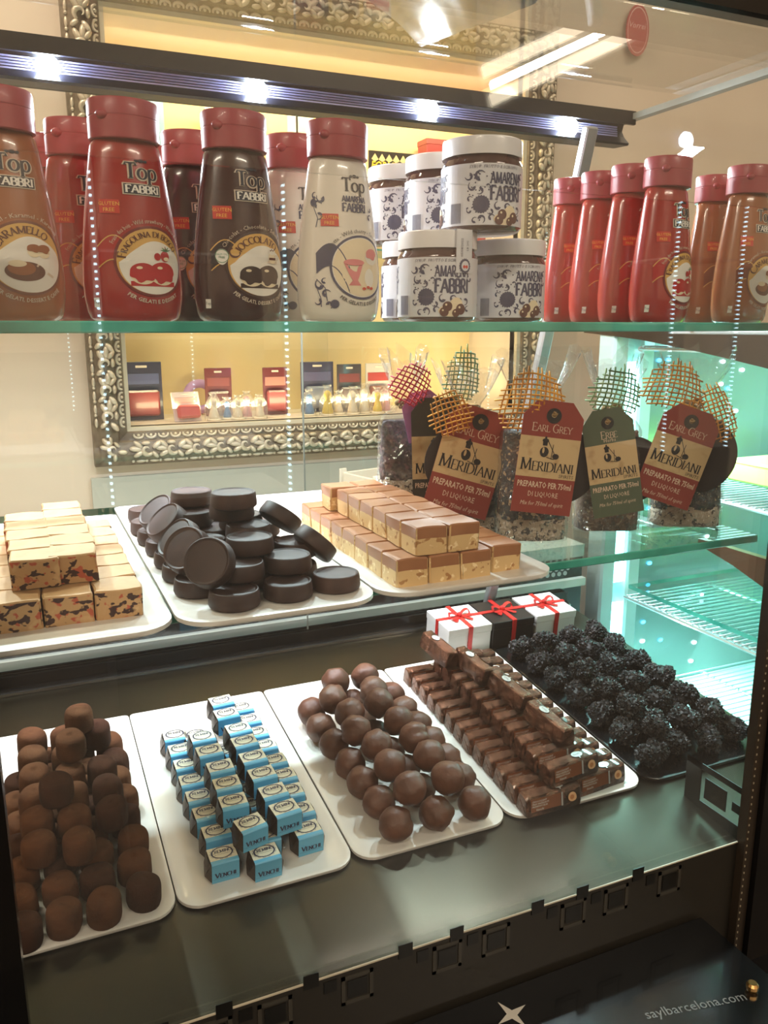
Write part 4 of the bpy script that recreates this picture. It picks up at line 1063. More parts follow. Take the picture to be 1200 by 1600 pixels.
# ------------------------------------------------------------------ crunchy dark chocolates
M_CRUN = mat('black_crunch_chocolate', (15, 11, 11), .5, noise=(120, (24, 18, 18), .45, .7), spec=.35)
def crunch_mesh(seed):
    """a lumpy heap of chips: several overlapping cores bristling with flakes"""
    rnd = random.Random(seed); mb_ = MB(); cores = [(Vector((0, 0, .012)), .0150)]
    for i in range(6):
        a = rnd.uniform(0, 6.28); q = rnd.uniform(.007, .012); cores.append((Vector((q * math.cos(a), q * math.sin(a), rnd.uniform(.007, .020))), rnd.uniform(.007, .0105)))
    for c, r in cores: mb_.sphere(tuple(c), r * .92, 10, 7)
    n_ = 0
    while n_ < 300:
        c0, R = rnd.choice(cores); z = rnd.uniform(-.8, 1); a = rnd.uniform(0, 2 * PI); r_ = math.sqrt(1 - z * z); d = Vector((r_ * math.cos(a), r_ * math.sin(a), z)); c = c0 + d * R * .95
        if c.z < .0005 or any((c - k).length < q * .9 for k, q in cores): continue
        n_ += 1
        t1 = d.orthogonal().normalized(); t1.rotate(Matrix.Rotation(rnd.uniform(0, 6), 3, d)); t2 = d.cross(t1)
        L_, w_, h_ = rnd.uniform(.0046, .0080), rnd.uniform(.0015, .0024), rnd.uniform(.0012, .0026)
        t1 = (t1 + d * rnd.uniform(-.2, .7)).normalized()
        mb_.add([c - t1 * L_ / 2 - d * .001, c + t2 * w_ - d * .0004, c + t1 * L_ / 2 - d * .0006, c - t2 * w_ - d * .0004, c + d * h_], [(0, 1, 4), (1, 2, 4), (2, 3, 4), (3, 0, 4)])
    return mb_.mesh('crunchy_chocolate', M_CRUN)
cv = [crunch_mesh(i) for i in range(6)]
for ci in range(4):
    for ri in range(7):
        o = put('crunchy_chocolate', cv[(ci + ri * 4) % 6], None, dpos(.6415 + ci * .0450 + rj.uniform(-.001, .001), .682 + ri * .0462 + (.01 if ci % 2 else 0) * (ri < 6), .0018), drot(rj.uniform(0, 6)))
        tag(o, f'black crunchy chocolate cluster on the tray, {["left", "left middle", "right middle", "right"][ci]} column, {nth(ri)}', 'chocolate', 'crunchy dark chocolates')
for ci in range(3):
    for ri in range(6):
        o = put('crunchy_chocolate', cv[(ci * 2 + ri) % 6], None, dpos(.664 + ci * .0450, .705 + ri * .0462, .0215), drot(rj.uniform(0, 6)))
        tag(o, f'black crunchy chocolate cluster in the upper layer, {["left", "middle", "right"][ci]} column, {nth(ri)}', 'chocolate', 'crunchy dark chocolates')

# ------------------------------------------------------------------ gift boxes
M_RIB = mat('red_ribbon', (196, 38, 36), .35, coat=.1)
GW, GH = .0715, .043
def gift(x, y, mm, label):
    e = empty('gift_box', Vector((x, y, deck_z(y) + .0006)), (DA, 0, 0)); tag(e, label, 'gift box', 'ribboned gift boxes')
    MB().cbox((-GW / 2, 0, 0), (GW / 2, GW, GH - .010), .0008).build('box', mm, e)
    MB().cbox((-GW / 2 - .0008, -.0008, GH - .012), (GW / 2 + .0008, GW + .0008, GH), .0008).build('lid', mm, e)
    rb = MB(); w = .0035; t = .0012
    rb.box((-w, -t - .0008, 0), (w, -.0008, GH + t)); rb.box((-w, GW + .0008, 0), (w, GW + .0008 + t, GH + t)); rb.box((-w, -.0008, GH), (w, GW + .0008, GH + t))
    rb.box((-GW / 2 - t - .0008, GW / 2 - w, 0), (-GW / 2 - .0008, GW / 2 + w, GH + t)); rb.box((GW / 2 + .0008, GW / 2 - w, 0), (GW / 2 + t + .0008, GW / 2 + w, GH + t)); rb.box((-GW / 2 - .0008, GW / 2 - w, GH), (GW / 2 + .0008, GW / 2 + w, GH + t))
    rb.build('ribbon', M_RIB, e)
    bw = MB()
    for s in (-1, 1):                       # loops and tails of the bow
        lp = [(s * .019 * math.sin(PI * u) + 0, GW / 2 + s * .004 * math.sin(PI * u) + .006 * math.sin(2 * PI * u), GH + .002 + .006 * math.sin(PI * u) ** .6 * (1 if u < .5 else .25)) for u in [i / 12 for i in range(13)]]
        vs = []
        for (a_, b2_, c_) in lp: vs += [(a_, b2_ - .0035, c_), (a_, b2_ + .0035, c_)]
        bw.add(vs, [(2 * i, 2 * i + 2, 2 * i + 3, 2 * i + 1) for i in range(12)])
        tl = [(s * .004, GW / 2), (s * .017, GW / 2 - .014), (s * .013, GW / 2 - .019), (s * .010, GW / 2 - .0165), (s * .001, GW / 2 - .003)]
        bw.add([(a_, b2_, GH + .0022) for a_, b2_ in tl], [(0, 1, 2, 3, 4) if s < 0 else (4, 3, 2, 1, 0)])
    bw.sphere((0, GW / 2, GH + .004), .0042, 10, 6)
    bw.build('bow', M_RIB, e)
M_BOXW = mat('white_quilted_card', (236, 234, 232), .5, bump=(140, .15, .001)); M_BOXB = mat('black_quilted_card', (30, 26, 26), .4, bump=(140, .2, .001))
gift(.6153 - GW / 2, 1.0025, M_BOXW, 'white gift box with red ribbon, leftmost of three')
gift(.6905 - GW / 2, 1.0025, M_BOXB, 'black gift box with red ribbon between two white ones')
gift(.7672 - GW / 2, 1.0025, M_BOXW, 'white gift box with red ribbon, rightmost of three')
# ------------------------------------------------------------------ topping bottles
M_CAP = mat('burgundy_cap', (164, 60, 70), .38, coat=.1)
M_INKD = mat('dark_slate_ink', (48, 46, 56), .5); M_PALE = mat('pale_print', (214, 196, 176), .5); M_TAN = mat('tan_print', (222, 176, 96), .5)
M_WHP = mat('white_print', (240, 236, 228), .45); M_REDP = mat('red_print', (206, 58, 40), .5); M_ORT = mat('orange_type', (250, 196, 90), .5)
M_BROWNI = mat('brown_ink', (96, 46, 28), .5); M_NAVYP = mat('navy_print', (50, 54, 92), .45)
M_SAUR = mat('strawberry_sauce', (186, 36, 38), .3); M_SAUC = mat('chocolate_sauce', (58, 34, 26), .3); M_SAUK = mat('caramel_sauce', (150, 82, 36), .3); M_ICE = mat('vanilla_ice', (238, 222, 190), .5)
M_PINKP = mat('pink_print', (222, 130, 132), .5); M_GREENP = mat('green_print', (70, 130, 86), .5)
BPROF = [(.0265, 0), (.0292, .0020), (.0308, .0060), (.0322, .015), (.0325, .024), (.0321, .034), (.0312, .046), (.0299, .058), (.0283, .070), (.0265, .082), (.0247, .094), (.0232, .103), (.0222, .1085), (.0205, .1110), (.0195, .1122)]
BYR = .60
def brad(h):
    for i in range(len(BPROF) - 1):
        (r0, z0), (r1, z1) = BPROF[i], BPROF[i + 1]
        if z0 <= h <= z1: return r0 + (r1 - r0) * (h - z0) / (z1 - z0)
    return BPROF[0][0] if h < 0 else BPROF[-1][0]
def bsurf(u, h, off):
    a = brad(h); th = u / (a * .86); e = off + .00025
    return ((a + e) * math.sin(th), -(a * BYR + e) * math.cos(th), h)
def bottle_meshes(kind):
    body_col = {'straw': (164, 44, 38), 'choc': (66, 34, 30), 'caramel': (158, 92, 52), 'white': (232, 226, 216)}[kind]
    mm = mat('bottle_' + kind, body_col, .22, coat=.5, spec=.6)
    body = MB().lathe(BPROF, 40, 1, BYR).mesh('body', mm, 40)
    cap = MB(); c0 = .1115; cr = .0224
    cap.lathe([(cr * .97, c0), (cr, c0 + .0006), (cr, c0 + .0128), (cr * .985, c0 + .0131), (cr * .985, c0 + .0137), (cr, c0 + .0140), (cr * .995, c0 + .0225), (cr * .96, c0 + .0240), (cr * .80, c0 + .0246), (cr * .4, c0 + .0248)], 36, 1, .80)
    capm = cap.mesh('cap', M_CAP, 30)
    th = MB()                                                # thumb notch of the flip lid
    th.sphere((0, 0, 0), 1, 12, 6, M=Matrix.Translation((-cr * .72, -cr * .80 * .66, c0 + .0135)) @ Matrix.Diagonal((.0042, .003, .0030, 1)))
    thm = th.mesh('thumb_tab', M_CAP, 'all')
    L = MB()
    mats = [M_INKD, M_PALE, M_TAN, M_WHP, M_REDP, M_ORT, M_BROWNI, M_NAVYP, {'straw': M_SAUR, 'choc': M_SAUC, 'caramel': M_SAUK, 'white': M_PINKP}[kind], M_ICE, M_GREENP,
            mat('ring_' + kind, {'straw': (120, 40, 34), 'choc': (70, 44, 36), 'caramel': (120, 64, 40), 'white': (50, 54, 92)}[kind], .4), mat('swoosh_' + kind, {'straw': (176, 40, 38), 'choc': (44, 22, 20), 'caramel': (128, 62, 34), 'white': (50, 54, 92)}[kind], .3)]
    D = lambda s_, mi, o: decal(L, s_, bsurf, mi, o)
    cx, cy, R = .0075, .0375, .0222
    wh = kind == 'white'
    # swoosh on the left of the medallion
    sw = [(-.024 + .0225 * t, .046 + .009 * math.sin(2.6 * t) - .014 * t ** 3) for t in [i / 12 for i in range(13)]]
    for i in range(12):
        (xa, ya), (xb, yb) = sw[i], sw[i + 1]; da, db = .013 + .004 * (i / 12), .013 + .004 * ((i + 1) / 12)
        L.add([bsurf(xa, ya - da, .0001), bsurf(xb, yb - db, .0001), bsurf(xb, yb, .0001), bsurf(xa, ya, .0001)], [(0, 1, 2, 3)], 12)
    D(strip2(sw, .0007), 2 if not wh else 7, .0003); D(strip2([(x, y - .013 - .004 * i / 12) for i, (x, y) in enumerate(sw)], .0007), 2 if not wh else 7, .0003)
    # medallion
    D(ring2(cx, cy, R - .0016, R), 11, .0003); D(disc2(cx, cy, R - .0016, n=40, rings=5), 2 if not wh else 3, .0002)
    ir = R - .0026
    def blob(a):                                            # white picture field with a wavy upper left edge
        return 1 if math.sin(a) < .05 else 1 - .36 * max(0, math.sin(a - .25)) - .05 * math.sin(3 * a)
    if not wh: D(disc2(cx + .0003, cy - .0010, ir, n=44, rings=5, fn=blob), 3, .0004)
    if kind in ('straw', 'choc'):
        D(rect2(cx - .0135, cy - .0155, cx + .0135, cy - .0125, 8, 1), 8, .00055)
        for (ox, oy, rr) in ((-.0065, -.0065, .0072), (.0052, -.0062, .0080)):
            D(disc2(cx + ox, cy + oy - .0028, rr * .95, rr * .72), 9, .0006)
            D(disc2(cx + ox, cy + oy, rr, rr * .75, n=36, fn=lambda a: 1 + (.34 * max(0, math.sin(-a)) * (.5 + .5 * math.cos(7 * a)))), 8, .0008)
            D(disc2(cx + ox - .002, cy + oy + .0024, .0017, .0009), 9, .0010)
        if kind == 'straw':
            D(disc2(cx + .0022, cy + .0032, .0020, .0024), 8, .0008); D(disc2(cx + .0072, cy + .0036, .0030, .0034), 8, .0008); D(disc2(cx + .0078, cy + .0020, .0018, .0012), 9, .0010)
            for a in (.3, 1.0, 1.7, 2.4, 3.0): D(strip2([(cx + .008, cy + .0070), (cx + .008 + .0036 * math.cos(a), cy + .0070 + .0030 * math.sin(a))], [.0012, .0003]), 10 if a != 1.7 else 6, .0010)
        else:
            D(disc2(cx + .0086, cy + .0022, .0044, .0012), 1, .0008); D(disc2(cx + .0084, cy + .0050, .0032, .0036, fn=lambda a: 1), 9, .0009); D(rect2(cx + .0056, cy + .0036, cx + .0112, cy + .0052, 2, 1), 6, .0010)
            D(disc2(cx + .0084, cy + .0092, .0028, .0022), 3, .0010); D(ring2(cx + .0122, cy + .0052, .0014, .0019), 1, .0009)
            for i in range(4): D(disc2(cx + .0068 + i * .0011, cy + .0098 + .0006 * (i % 2), .0005), 6, .0012)
    elif kind == 'caramel':
        D(disc2(cx - .002, cy - .0080, .0105, .0058), 6, .0006); D(disc2(cx - .004, cy - .0062, .0070, .0042), 8, .0008); D(disc2(cx - .006, cy - .0035, .0045, .0020), 9, .0010)
        for (ox, oy, rr) in ((.0030, .0062, .0036), (.0088, .0060, .0038)):
            D(disc2(cx + ox, cy + oy - .0024, rr, rr * .9), 9, .0006); D(disc2(cx + ox, cy + oy, rr, rr * .6, n=30, fn=lambda a: 1 + .4 * max(0, math.sin(-a)) * (.5 + .5 * math.cos(5 * a))), 8, .0008)
        D(strip2([(cx + .004, cy - .004), (cx + .0135, cy - .011)], .0016), 1, .0007)
    else:
        D(disc2(cx, cy, R - .0022, n=40, rings=4), 9, .0003)
        D(disc2(cx + .0085, cy + .0075, .0058, .0055), 3, .0005); D(disc2(cx + .0085, cy + .0100, .0052, .0034, n=30, fn=lambda a: 1 + .4 * max(0, math.sin(-a)) * (.5 + .5 * math.cos(5 * a))), 8, .0007)
        cup = [(-.0130, .0030), (.0010, .0040), (-.0020, -.0050), (-.0036, -.0090), (-.0010, -.0125), (-.0100, -.0125), (-.0072, -.0090), (-.0096, -.0050)]
        L.add([bsurf(cx + a, cy + b2_, .0006) for a, b2_ in cup], [(0, 7, 2, 1), (7, 6, 3, 2), (6, 5, 4, 3)], 8)
        D(disc2(cx - .0058, cy + .0034, .0072, .0022), 8, .0008); D(disc2(cx + .0060, cy - .0070, .0042, .0065), 3, .0005)
        for ox, oy in ((.001, -.0145), (.0045, -.0135), (.0075, -.0142)): D(disc2(cx + ox, cy + oy, .0015, .0010), 4, .0009)
    # words round the medallion
    nm = {'straw': 'FRAGOLINA DI BOSCO', 'choc': 'CIOCCOLATO', 'caramel': 'CARAMELLO', 'white': ''}[kind]
    if nm:
        t = serif_text(nm, .0042 if kind != 'straw' else .0033, .17, .07, small=[1.45] + [1.0] * (len(nm) - 1)); D(on_arc(t, cx, cy, R - .0076 if kind != 'straw' else R - .0068, 100 if kind == 'straw' else 104), 6, .0007)
    sub = {'straw': 'Fraise des bois - Wild strawberry - Walderdbeere', 'choc': 'Chocolat - Chocolate - Schokolade', 'caramel': 'Caramel - Karamel - Karamell', 'white': 'Griotte - Wild cherry - Sauerkirsche'}[kind]
    t = font_text(sub, .0038, res=1); sc_ = min(1.0, .052 / t[2]); D(on_arc(mv(t, 0, 0, 0, sc_, 1), cx, cy, R + .0016, 92), 1 if not wh else 0, .0004)
    foot = {'straw': 'PER GELATI E DESSERT', 'choc': 'PER GELATI, DESSERT E CAFFÈ', 'caramel': 'PER GELATI, DESSERT E CAFFÈ', 'white': 'PER GELATI E DESSERT'}[kind]
    t = font_text(foot, .0034, bold=.02, res=1); sc_ = min(1.0, .040 / t[2]); D(on_arc(mv(t, 0, 0, 0, sc_, 1), cx, cy, R + .0042, 270, True), 1 if not wh else 0, .0004)
    # brand block
    bx, by = .0045, .0880
    if not wh:
        t = serif_text('Top', .0096, .32, .20); D(mv(t, bx, by - .0001), 1, .0002)
        D(mv(serif_text('Top', .0094, .17, .07), bx + .0001, by + .0002), 0, .0004)
        D(rect2(bx - .0112, by - .0098, bx + .0112, by - .0026, 10, 1), 1, .0003); D(rect2(bx - .0104, by - .0092, bx + .0104, by - .0032, 10, 1), 0, .0005)
        t = serif_text('FABBRI', .0046, .22, .11); D(mv(t, bx, by - .0085, 0, .0188 / t[2], 1), 3, .0007)
        gx, gy = -.0150, .0705
    else:
        D(mv(serif_text('Top', .0088, .17, .07), bx, by + .001), 0, .0003)
        t = serif_text('AMARENA', .0040, .24, .12); D(mv(t, bx - .0006, by - .0062, 0, .0170 / t[2], 1), 7, .0003)
        t = serif_text('FABBRI', .0056, .24, .12); D(mv(t, bx - .0006, by - .0128, 0, .0170 / t[2], 1), 7, .0003)
        gx, gy = -.0135, .0690
        for (ax_, ay_, rr, ro) in ((-.0215, .079, .0034, .2), (-.0185, .0835, .0036, 2.6), (-.0235, .085, .0026, 1.2), (-.0205, .072, .0030, 4.2), (.0165, .072, .0026, .5), (.0175, .078, .0022, 3), (-.0215, .025, .0042, 2), (-.0175, .019, .0034, .4), (-.0225, .014, .0030, 3.4), (-.0155, .0115, .0030, 5.2), (-.0185, .0275, .0024, 1.1)):
            D(comma2(ax_, ay_, rr, ro), 7, .0003)
        D(disc2(-.0245, .0805, .0026), 7, .0004); D(disc2(-.0115, .0120, .0030, fn=lambda a: 1 + .10 * math.cos(16 * a), n=64, rings=1), 7, .0003)
        D(strip2([(-.0245, .0775), (-.0215, .070), (-.0232, .0640)], .0006), 7, .0003); D(strip2([(-.024, .029), (-.018, .023), (-.0165, .014)], .0006), 7, .0003); D(strip2([(-.0235, .022), (-.021, .016), (-.0205, .010)], .0006), 7, .0003)
    D(disc2(bx, by + .0112, .0016, .0011), 0, .0004); D(disc2(bx - .0026, by + .0110, .0011, .0008), 0, .0004); D(disc2(bx + .0026, by + .0110, .0011, .0008), 0, .0004)
    D(rect2(gx - .0060, gy - .0042, gx + .0060, gy + .0042, 4, 2), 4, .0003)
    D(mv(font_text('GLUTEN', .0033, res=1), gx, gy + .0006), 5, .0006); D(mv(font_text('FREE', .0033, res=1), gx, gy - .0031), 5, .0006)
    if kind == 'choc':
        D(disc2(-.0165, .0425, .0044, .0046, fn=lambda a: 1 + .25 * max(0, -math.sin(a)) ** 8), 3, .0005); D(ring2(-.0165, .0425, .0040, .0044), 10, .0007)
        D(mv(font_text('PALM OIL', .0017, res=1), -.0165, .0430), 10, .0008); D(mv(font_text('FREE', .0019, res=1), -.0165, .0410), 10, .0008)
    # small neck tag near the foot on the left flank
    if not wh:
        D(rect2(-.0295, .0085, -.0252, .0145, 3, 1), 3, .0004); D(mv(font_text('Top', .0028, res=1), -.0273, .0108), 0, .0007)
    return body, capm, thm, L.mesh('label', mats)
BOT = {k_: bottle_meshes(k_) for k_ in ('straw', 'choc', 'caramel', 'white')}
def bottle(kind, px, Y, label, yaw=0.0, py=492):
    x = atY(px, py, Y).x
    e = empty('topping_bottle', (x, Y, Z_UP + .0002), (0, 0, yaw + .14)); tag(e, label, 'bottle', 'topping bottles on the upper shelf')
    b_, c_, t_, l_ = BOT[kind]; put('body', b_, e); cc = put('cap', c_, e); put('thumb_tab', t_, cc); put('label', l_, e); return e
bottle('caramel', 22, .590, 'caramel topping bottle at the far left end of the shelf')
bottle('straw', 212, .590, 'red strawberry topping bottle in front, left of the chocolate bottle')
bottle('choc', 376, .590, 'dark brown chocolate topping bottle in front')
bottle('white', 530, .587, 'white wild cherry topping bottle in front, beside the jars')
bottle('straw', 143, .655, 'red topping bottle behind the caramel and strawberry bottles')
bottle('straw', 95, .715, 'red topping bottle in the third row behind the caramel bottle')
bottle('choc', 312, .660, 'brown topping bottle behind the dark chocolate bottle')
bottle('straw', 288, .722, 'red topping bottle mostly hidden behind the two front middle bottles')
bottle('white', 466, .640, 'white wild cherry topping bottle behind the front white one')
for i, Y in enumerate((.590, .6295, .6690, .7085)):
    e = bottle('straw', 1028, .59, ['red strawberry topping bottle, front of the right hand row', 'red strawberry topping bottle, second in the right hand row', 'red strawberry topping bottle, third in the right hand row', 'red strawberry topping bottle, rearmost in the right hand row'][i])
    e.location.y = Y; e.location.x -= .003 * i
bottle('caramel', 1153, .590, 'caramel topping bottle at the far right end of the shelf')
e = bottle('caramel', 1104, .640, 'caramel topping bottle behind the right end caramel bottle')

# ------------------------------------------------------------------ cherry jars
JR, JH = .0306, .0655
M_JGL = mat('syrup_glass', (70, 34, 34), .08, coat=.6); M_LIDW = mat('white_lid', (232, 232, 236), .3, coat=.2); M_JLB = mat('jar_label', (222, 224, 232), .4, coat=.3); M_JNV = mat('jar_navy', (54, 56, 92), .45)
M_JCH = mat('jar_cherry', (86, 40, 36), .35)
jb = MB().lathe([(JR * .86, 0), (JR * .95, .0012), (JR, .004), (JR, .046), (JR * .985, .0485), (JR * .93, .051), (JR * .92, .054)], 40).mesh('glass', M_JGL, 40)
jl = MB().lathe([(JR * .97, .0535), (JR * .985, .0530), (JR * .985, .0632), (JR * .975, .0648), (JR * .955, .0655), (JR * .90, .0655), (JR * .87, .0648), (JR * .2, .0647)], 40).mesh('lid', M_LIDW, 30)
def jsurf(u, h, off): 
    th = u / JR; r = JR + .0002 + off; return (r * math.sin(th), -r * math.cos(th), h)
jm = MB(); J = lambda s_, mi, o: decal(jm, s_, jsurf, mi, o)
J(rect2(-.085, .0035, .085, .0462, 64, 1), 0, 0)
rw = random.Random(12)
for rep in (-1, 0, 1):
    ox = rep * .066
    J(mv((lambda t: (t[0], t[1]))(serif_text('AMARENA', .0078, .24, .13)), ox + .0095, .0322, 0, .0270 / serif_text('AMARENA', .0078, .24, .13)[2], 1), 1, .0003)
    tt = serif_text('FABBRI', .0098, .25, .14); J(mv(tt, ox + .0095, .0208, 0, .0270 / tt[2], 1), 1, .0003)
    J(disc2(ox - .0105, .0178, .0062, fn=lambda a: 1 + .06 * math.cos(20 * a), n=80, rings=2), 1, .0003)
    J(mv(font_text('SYRUP  FRUTTO E SCIROPPO', .0030, shear=.2, res=1), ox, .0428), 1, .0003)
    for (ax_, ay_, rr, ro) in ((-.0120, .0370, .0046, .6), (-.0170, .0300, .0036, 2.2), (-.0115, .0275, .0030, 4.0), (-.0195, .0375, .0034, 3.4), (-.0190, .0215, .0024, .4), (-.0190, .0135, .0024, 2.1), (-.0105, .0078, .0034, 5.2), (-.0150, .0065, .0026, 1.0), (-.0035, .0130, .0026, 3.6), (-.0030, .0085, .0028, .3), (.0020, .0165, .0034, 1.7), (.0095, .0165, .0030, .2), (.0150, .0160, .0026, 3.0), (.0205, .0150, .0030, 4.4), (.0225, .0090, .0026, 1.2), (-.0060, .0305, .0020, 5), (.0245, .0310, .0028, 2.5), (.0248, .0380, .0030, .7)):
        J(comma2(ox + ax_, ay_, rr, ro), 1, .0003)
    for i in range(34): J(disc2(ox + rw.uniform(-.021, -.002), rw.uniform(.006, .040), .0006, n=6, rings=1), 1, .0003)
    J(disc2(ox + .0075, .0078, .0088, .0042), 2, .0004); J(disc2(ox + .0125, .0115, .0056, .0060), 2, .0005)
    for (ax_, ay_, rr) in ((.0055, .0110, .0036), (.0030, .0070, .0034), (.0160, .0090, .0040), (.0120, .0062, .0030)):
        J(disc2(ox + ax_, ay_, rr), 3, .0007); J(disc2(ox + ax_ - rr * .3, ay_ + rr * .35, rr * .22), 2, .0009)
for i in range(22): J(rect2(-.0345 + i * .00042, .0050, -.0345 + i * .00042 + (.00028 if i % 3 else .00016), .0190, 1, 1), 1, .0006)
J(rect2(-.0350, .0045, -.0248, .0195, 6, 1), 0, .0005)
jlab = jm.mesh('label', [M_JLB, M_JNV, M_ICE, M_JCH])
sm = MB()                                           # paper seal over lid and label
def seal(u, v):
    w = (v - .5) * .0155
    if u < .3: return (w, -JR * .75 - u / .3 * JR * .25 - .0004, .0660)
    return (w * 1.0, -math.sqrt(max((JR + .0010) ** 2 - w * w, 0)), .0660 - (u - .3) / .7 * .031)
sm.grid(lambda u, v: seal(v, u), 6, 14)
SEALM = sm.mesh('paper_seal', M_JLB, 'all')
def jar(px, Y, z, label, py=440, yaw=0.0, with_seal=False):
    x = atY(px, py, Y).x
    e = empty('cherry_jar', (x, Y, z), (0, 0, yaw)); tag(e, label, 'jar', 'cherry jars stacked on the upper shelf')
    put('glass', jb, e); put('lid', jl, e); put('label', jlab, e)
    if with_seal:
        s_ = put('paper_seal', SEALM, e, rot=(0, 0, .62))
        k_ = MB(); F = lambda x, y, o: (x, -math.sqrt((JR + .0012) ** 2 - x * x) - o, y)
        decal(k_, disc2(0, .0400, .0052, fn=lambda a: 1 + .07 * math.cos(18 * a), n=72, rings=1), F, 0, .0002); decal(k_, disc2(0, .0400, .0036), F, 1, .0004)
        decal(k_, disc2(-.0012, .0394, .0012), F, 2, .0006); decal(k_, disc2(.0012, .0394, .0012), F, 2, .0006)
        decal(k_, mv(font_text('05/08/2022', .0029, res=1), -.0022, .0530, PI / 2), F, 0, .0003); decal(k_, mv(font_text('LB 202', .0026, res=1), .0030, .0545, PI / 2), F, 0, .0003)
        k_.build('seal_print', [M_JNV, M_JLB, M_REDP], s_)
    return e
zj = Z_UP + .0002; zj2 = zj + JH + .0002
jar(683, .588, zj, 'cherry jar with paper seal over its lid, bottom front', 440, -.40, True)
jar(794, .620, zj, 'cherry jar at the bottom right, beside the red bottles', 440, -.22)
jar(652, .662, zj, 'cherry jar at the bottom rear, mostly hidden by the white bottle', 440, -.3)
jar(752, .581, zj2, 'cherry jar on top of the stack, nearest and rightmost', 300, -.18)
jar(690, .646, zj2, 'cherry jar in the upper tier, middle one', 300, -.2)
jar(628, .702, zj2, 'cherry jar in the upper tier, leftmost and rearmost', 320, -.3)
# ------------------------------------------------------------------ spice bags with card tags
M_FILM = pane('cellophane', (.985, .985, .985), f0=.09, rough=.10, haze=.08, haze_col=(.85, .87, .88), wrinkle=(45, 1.0, .03))
M_TWINE = mat('jute_twine', (150, 122, 84), .9, bump=(300, .6, .001)); M_KRAFT = mat('kraft_print', (206, 178, 134), .7, noise=(90, (186, 154, 110), .55, .7))
M_EYE = mat('eyelet_card', (52, 44, 42), .7); M_INKB = mat('black_ink', (36, 30, 28), .6)
def mix_mat(name, c0, c1, c2, sc):
    m, nt, b = new_mat(name); b.inputs['Roughness'].default_value = .7
    tc = nt.nodes.new('ShaderNodeTexCoord')
    a_ = fleck(nt, tc, sc, .56, .60, rgb(*c1), rgb(*c0), 1.3); c_ = fleck(nt, tc, sc * 1.3, .60, .64, rgb(*c2), a_, 7.9)
    nt.links.new(c_, b.inputs['Base Color'])
    n = nt.nodes.new('ShaderNodeTexNoise'); n.inputs['Scale'].default_value = sc * 1.6; bp = nt.nodes.new('ShaderNodeBump'); bp.inputs['Strength'].default_value = .9; bp.inputs['Distance'].default_value = .003
    nt.links.new(tc.outputs['Object'], n.inputs['Vector']); nt.links.new(n.outputs['Fac'], bp.inputs['Height']); nt.links.new(bp.outputs[0], b.inputs['Normal'])
    return m
M_TEA = mix_mat('black_tea_mix', (34, 28, 28), (74, 56, 44), (200, 170, 130), 170); M_HERB = mix_mat('brown_herb_mix', (116, 84, 62), (86, 60, 44), (168, 136, 104), 150)
M_SUG = mix_mat('sugar_grains', (204, 186, 162), (60, 48, 42), (232, 220, 204), 240); M_BERRY = mix_mat('dried_berry_mix', (46, 34, 44), (90, 60, 70), (130, 110, 110), 120)
def pot_drawing(P, D, mi, sc=1.0):
    """little pestle and mortar engraving of the tags, drawn in ink strokes round point P"""
    x, y = P
    D(disc2(x - .004 * sc, y - .002 * sc, .0048 * sc, .0062 * sc, fn=lambda a: 1 - .25 * max(0, math.sin(a))), mi, .0005)
    D(rect2(x - .0066 * sc, y + .004 * sc, x - .0016 * sc, y + .0090 * sc, 1, 1), mi, .0005); D(disc2(x - .0040 * sc, y + .0095 * sc, .0035 * sc, .0022 * sc), mi, .0005); D(disc2(x - .0040 * sc, y + .0125 * sc, .0011 * sc, .0014 * sc), mi, .0005)
    D(strip2([(x - .001 * sc, y + .009 * sc), (x + .0085 * sc, y - .006 * sc)], .0007 * sc), mi, .0005); D(strip2([(x + .005 * sc, y + .006 * sc), (x + .0042 * sc, y - .009 * sc)], .0007 * sc), mi, .0005)
    D(disc2(x + .0088 * sc, y - .0065 * sc, .0036 * sc, .0030 * sc), mi, .0005); D(strip2([(x - .001 * sc, y - .008 * sc), (x + .0075 * sc, y - .0098 * sc)], .0008 * sc), mi, .0005)
    D(disc2(x - .0052 * sc, y - .001 * sc, .0012 * sc, .0032 * sc), 1, .0007)
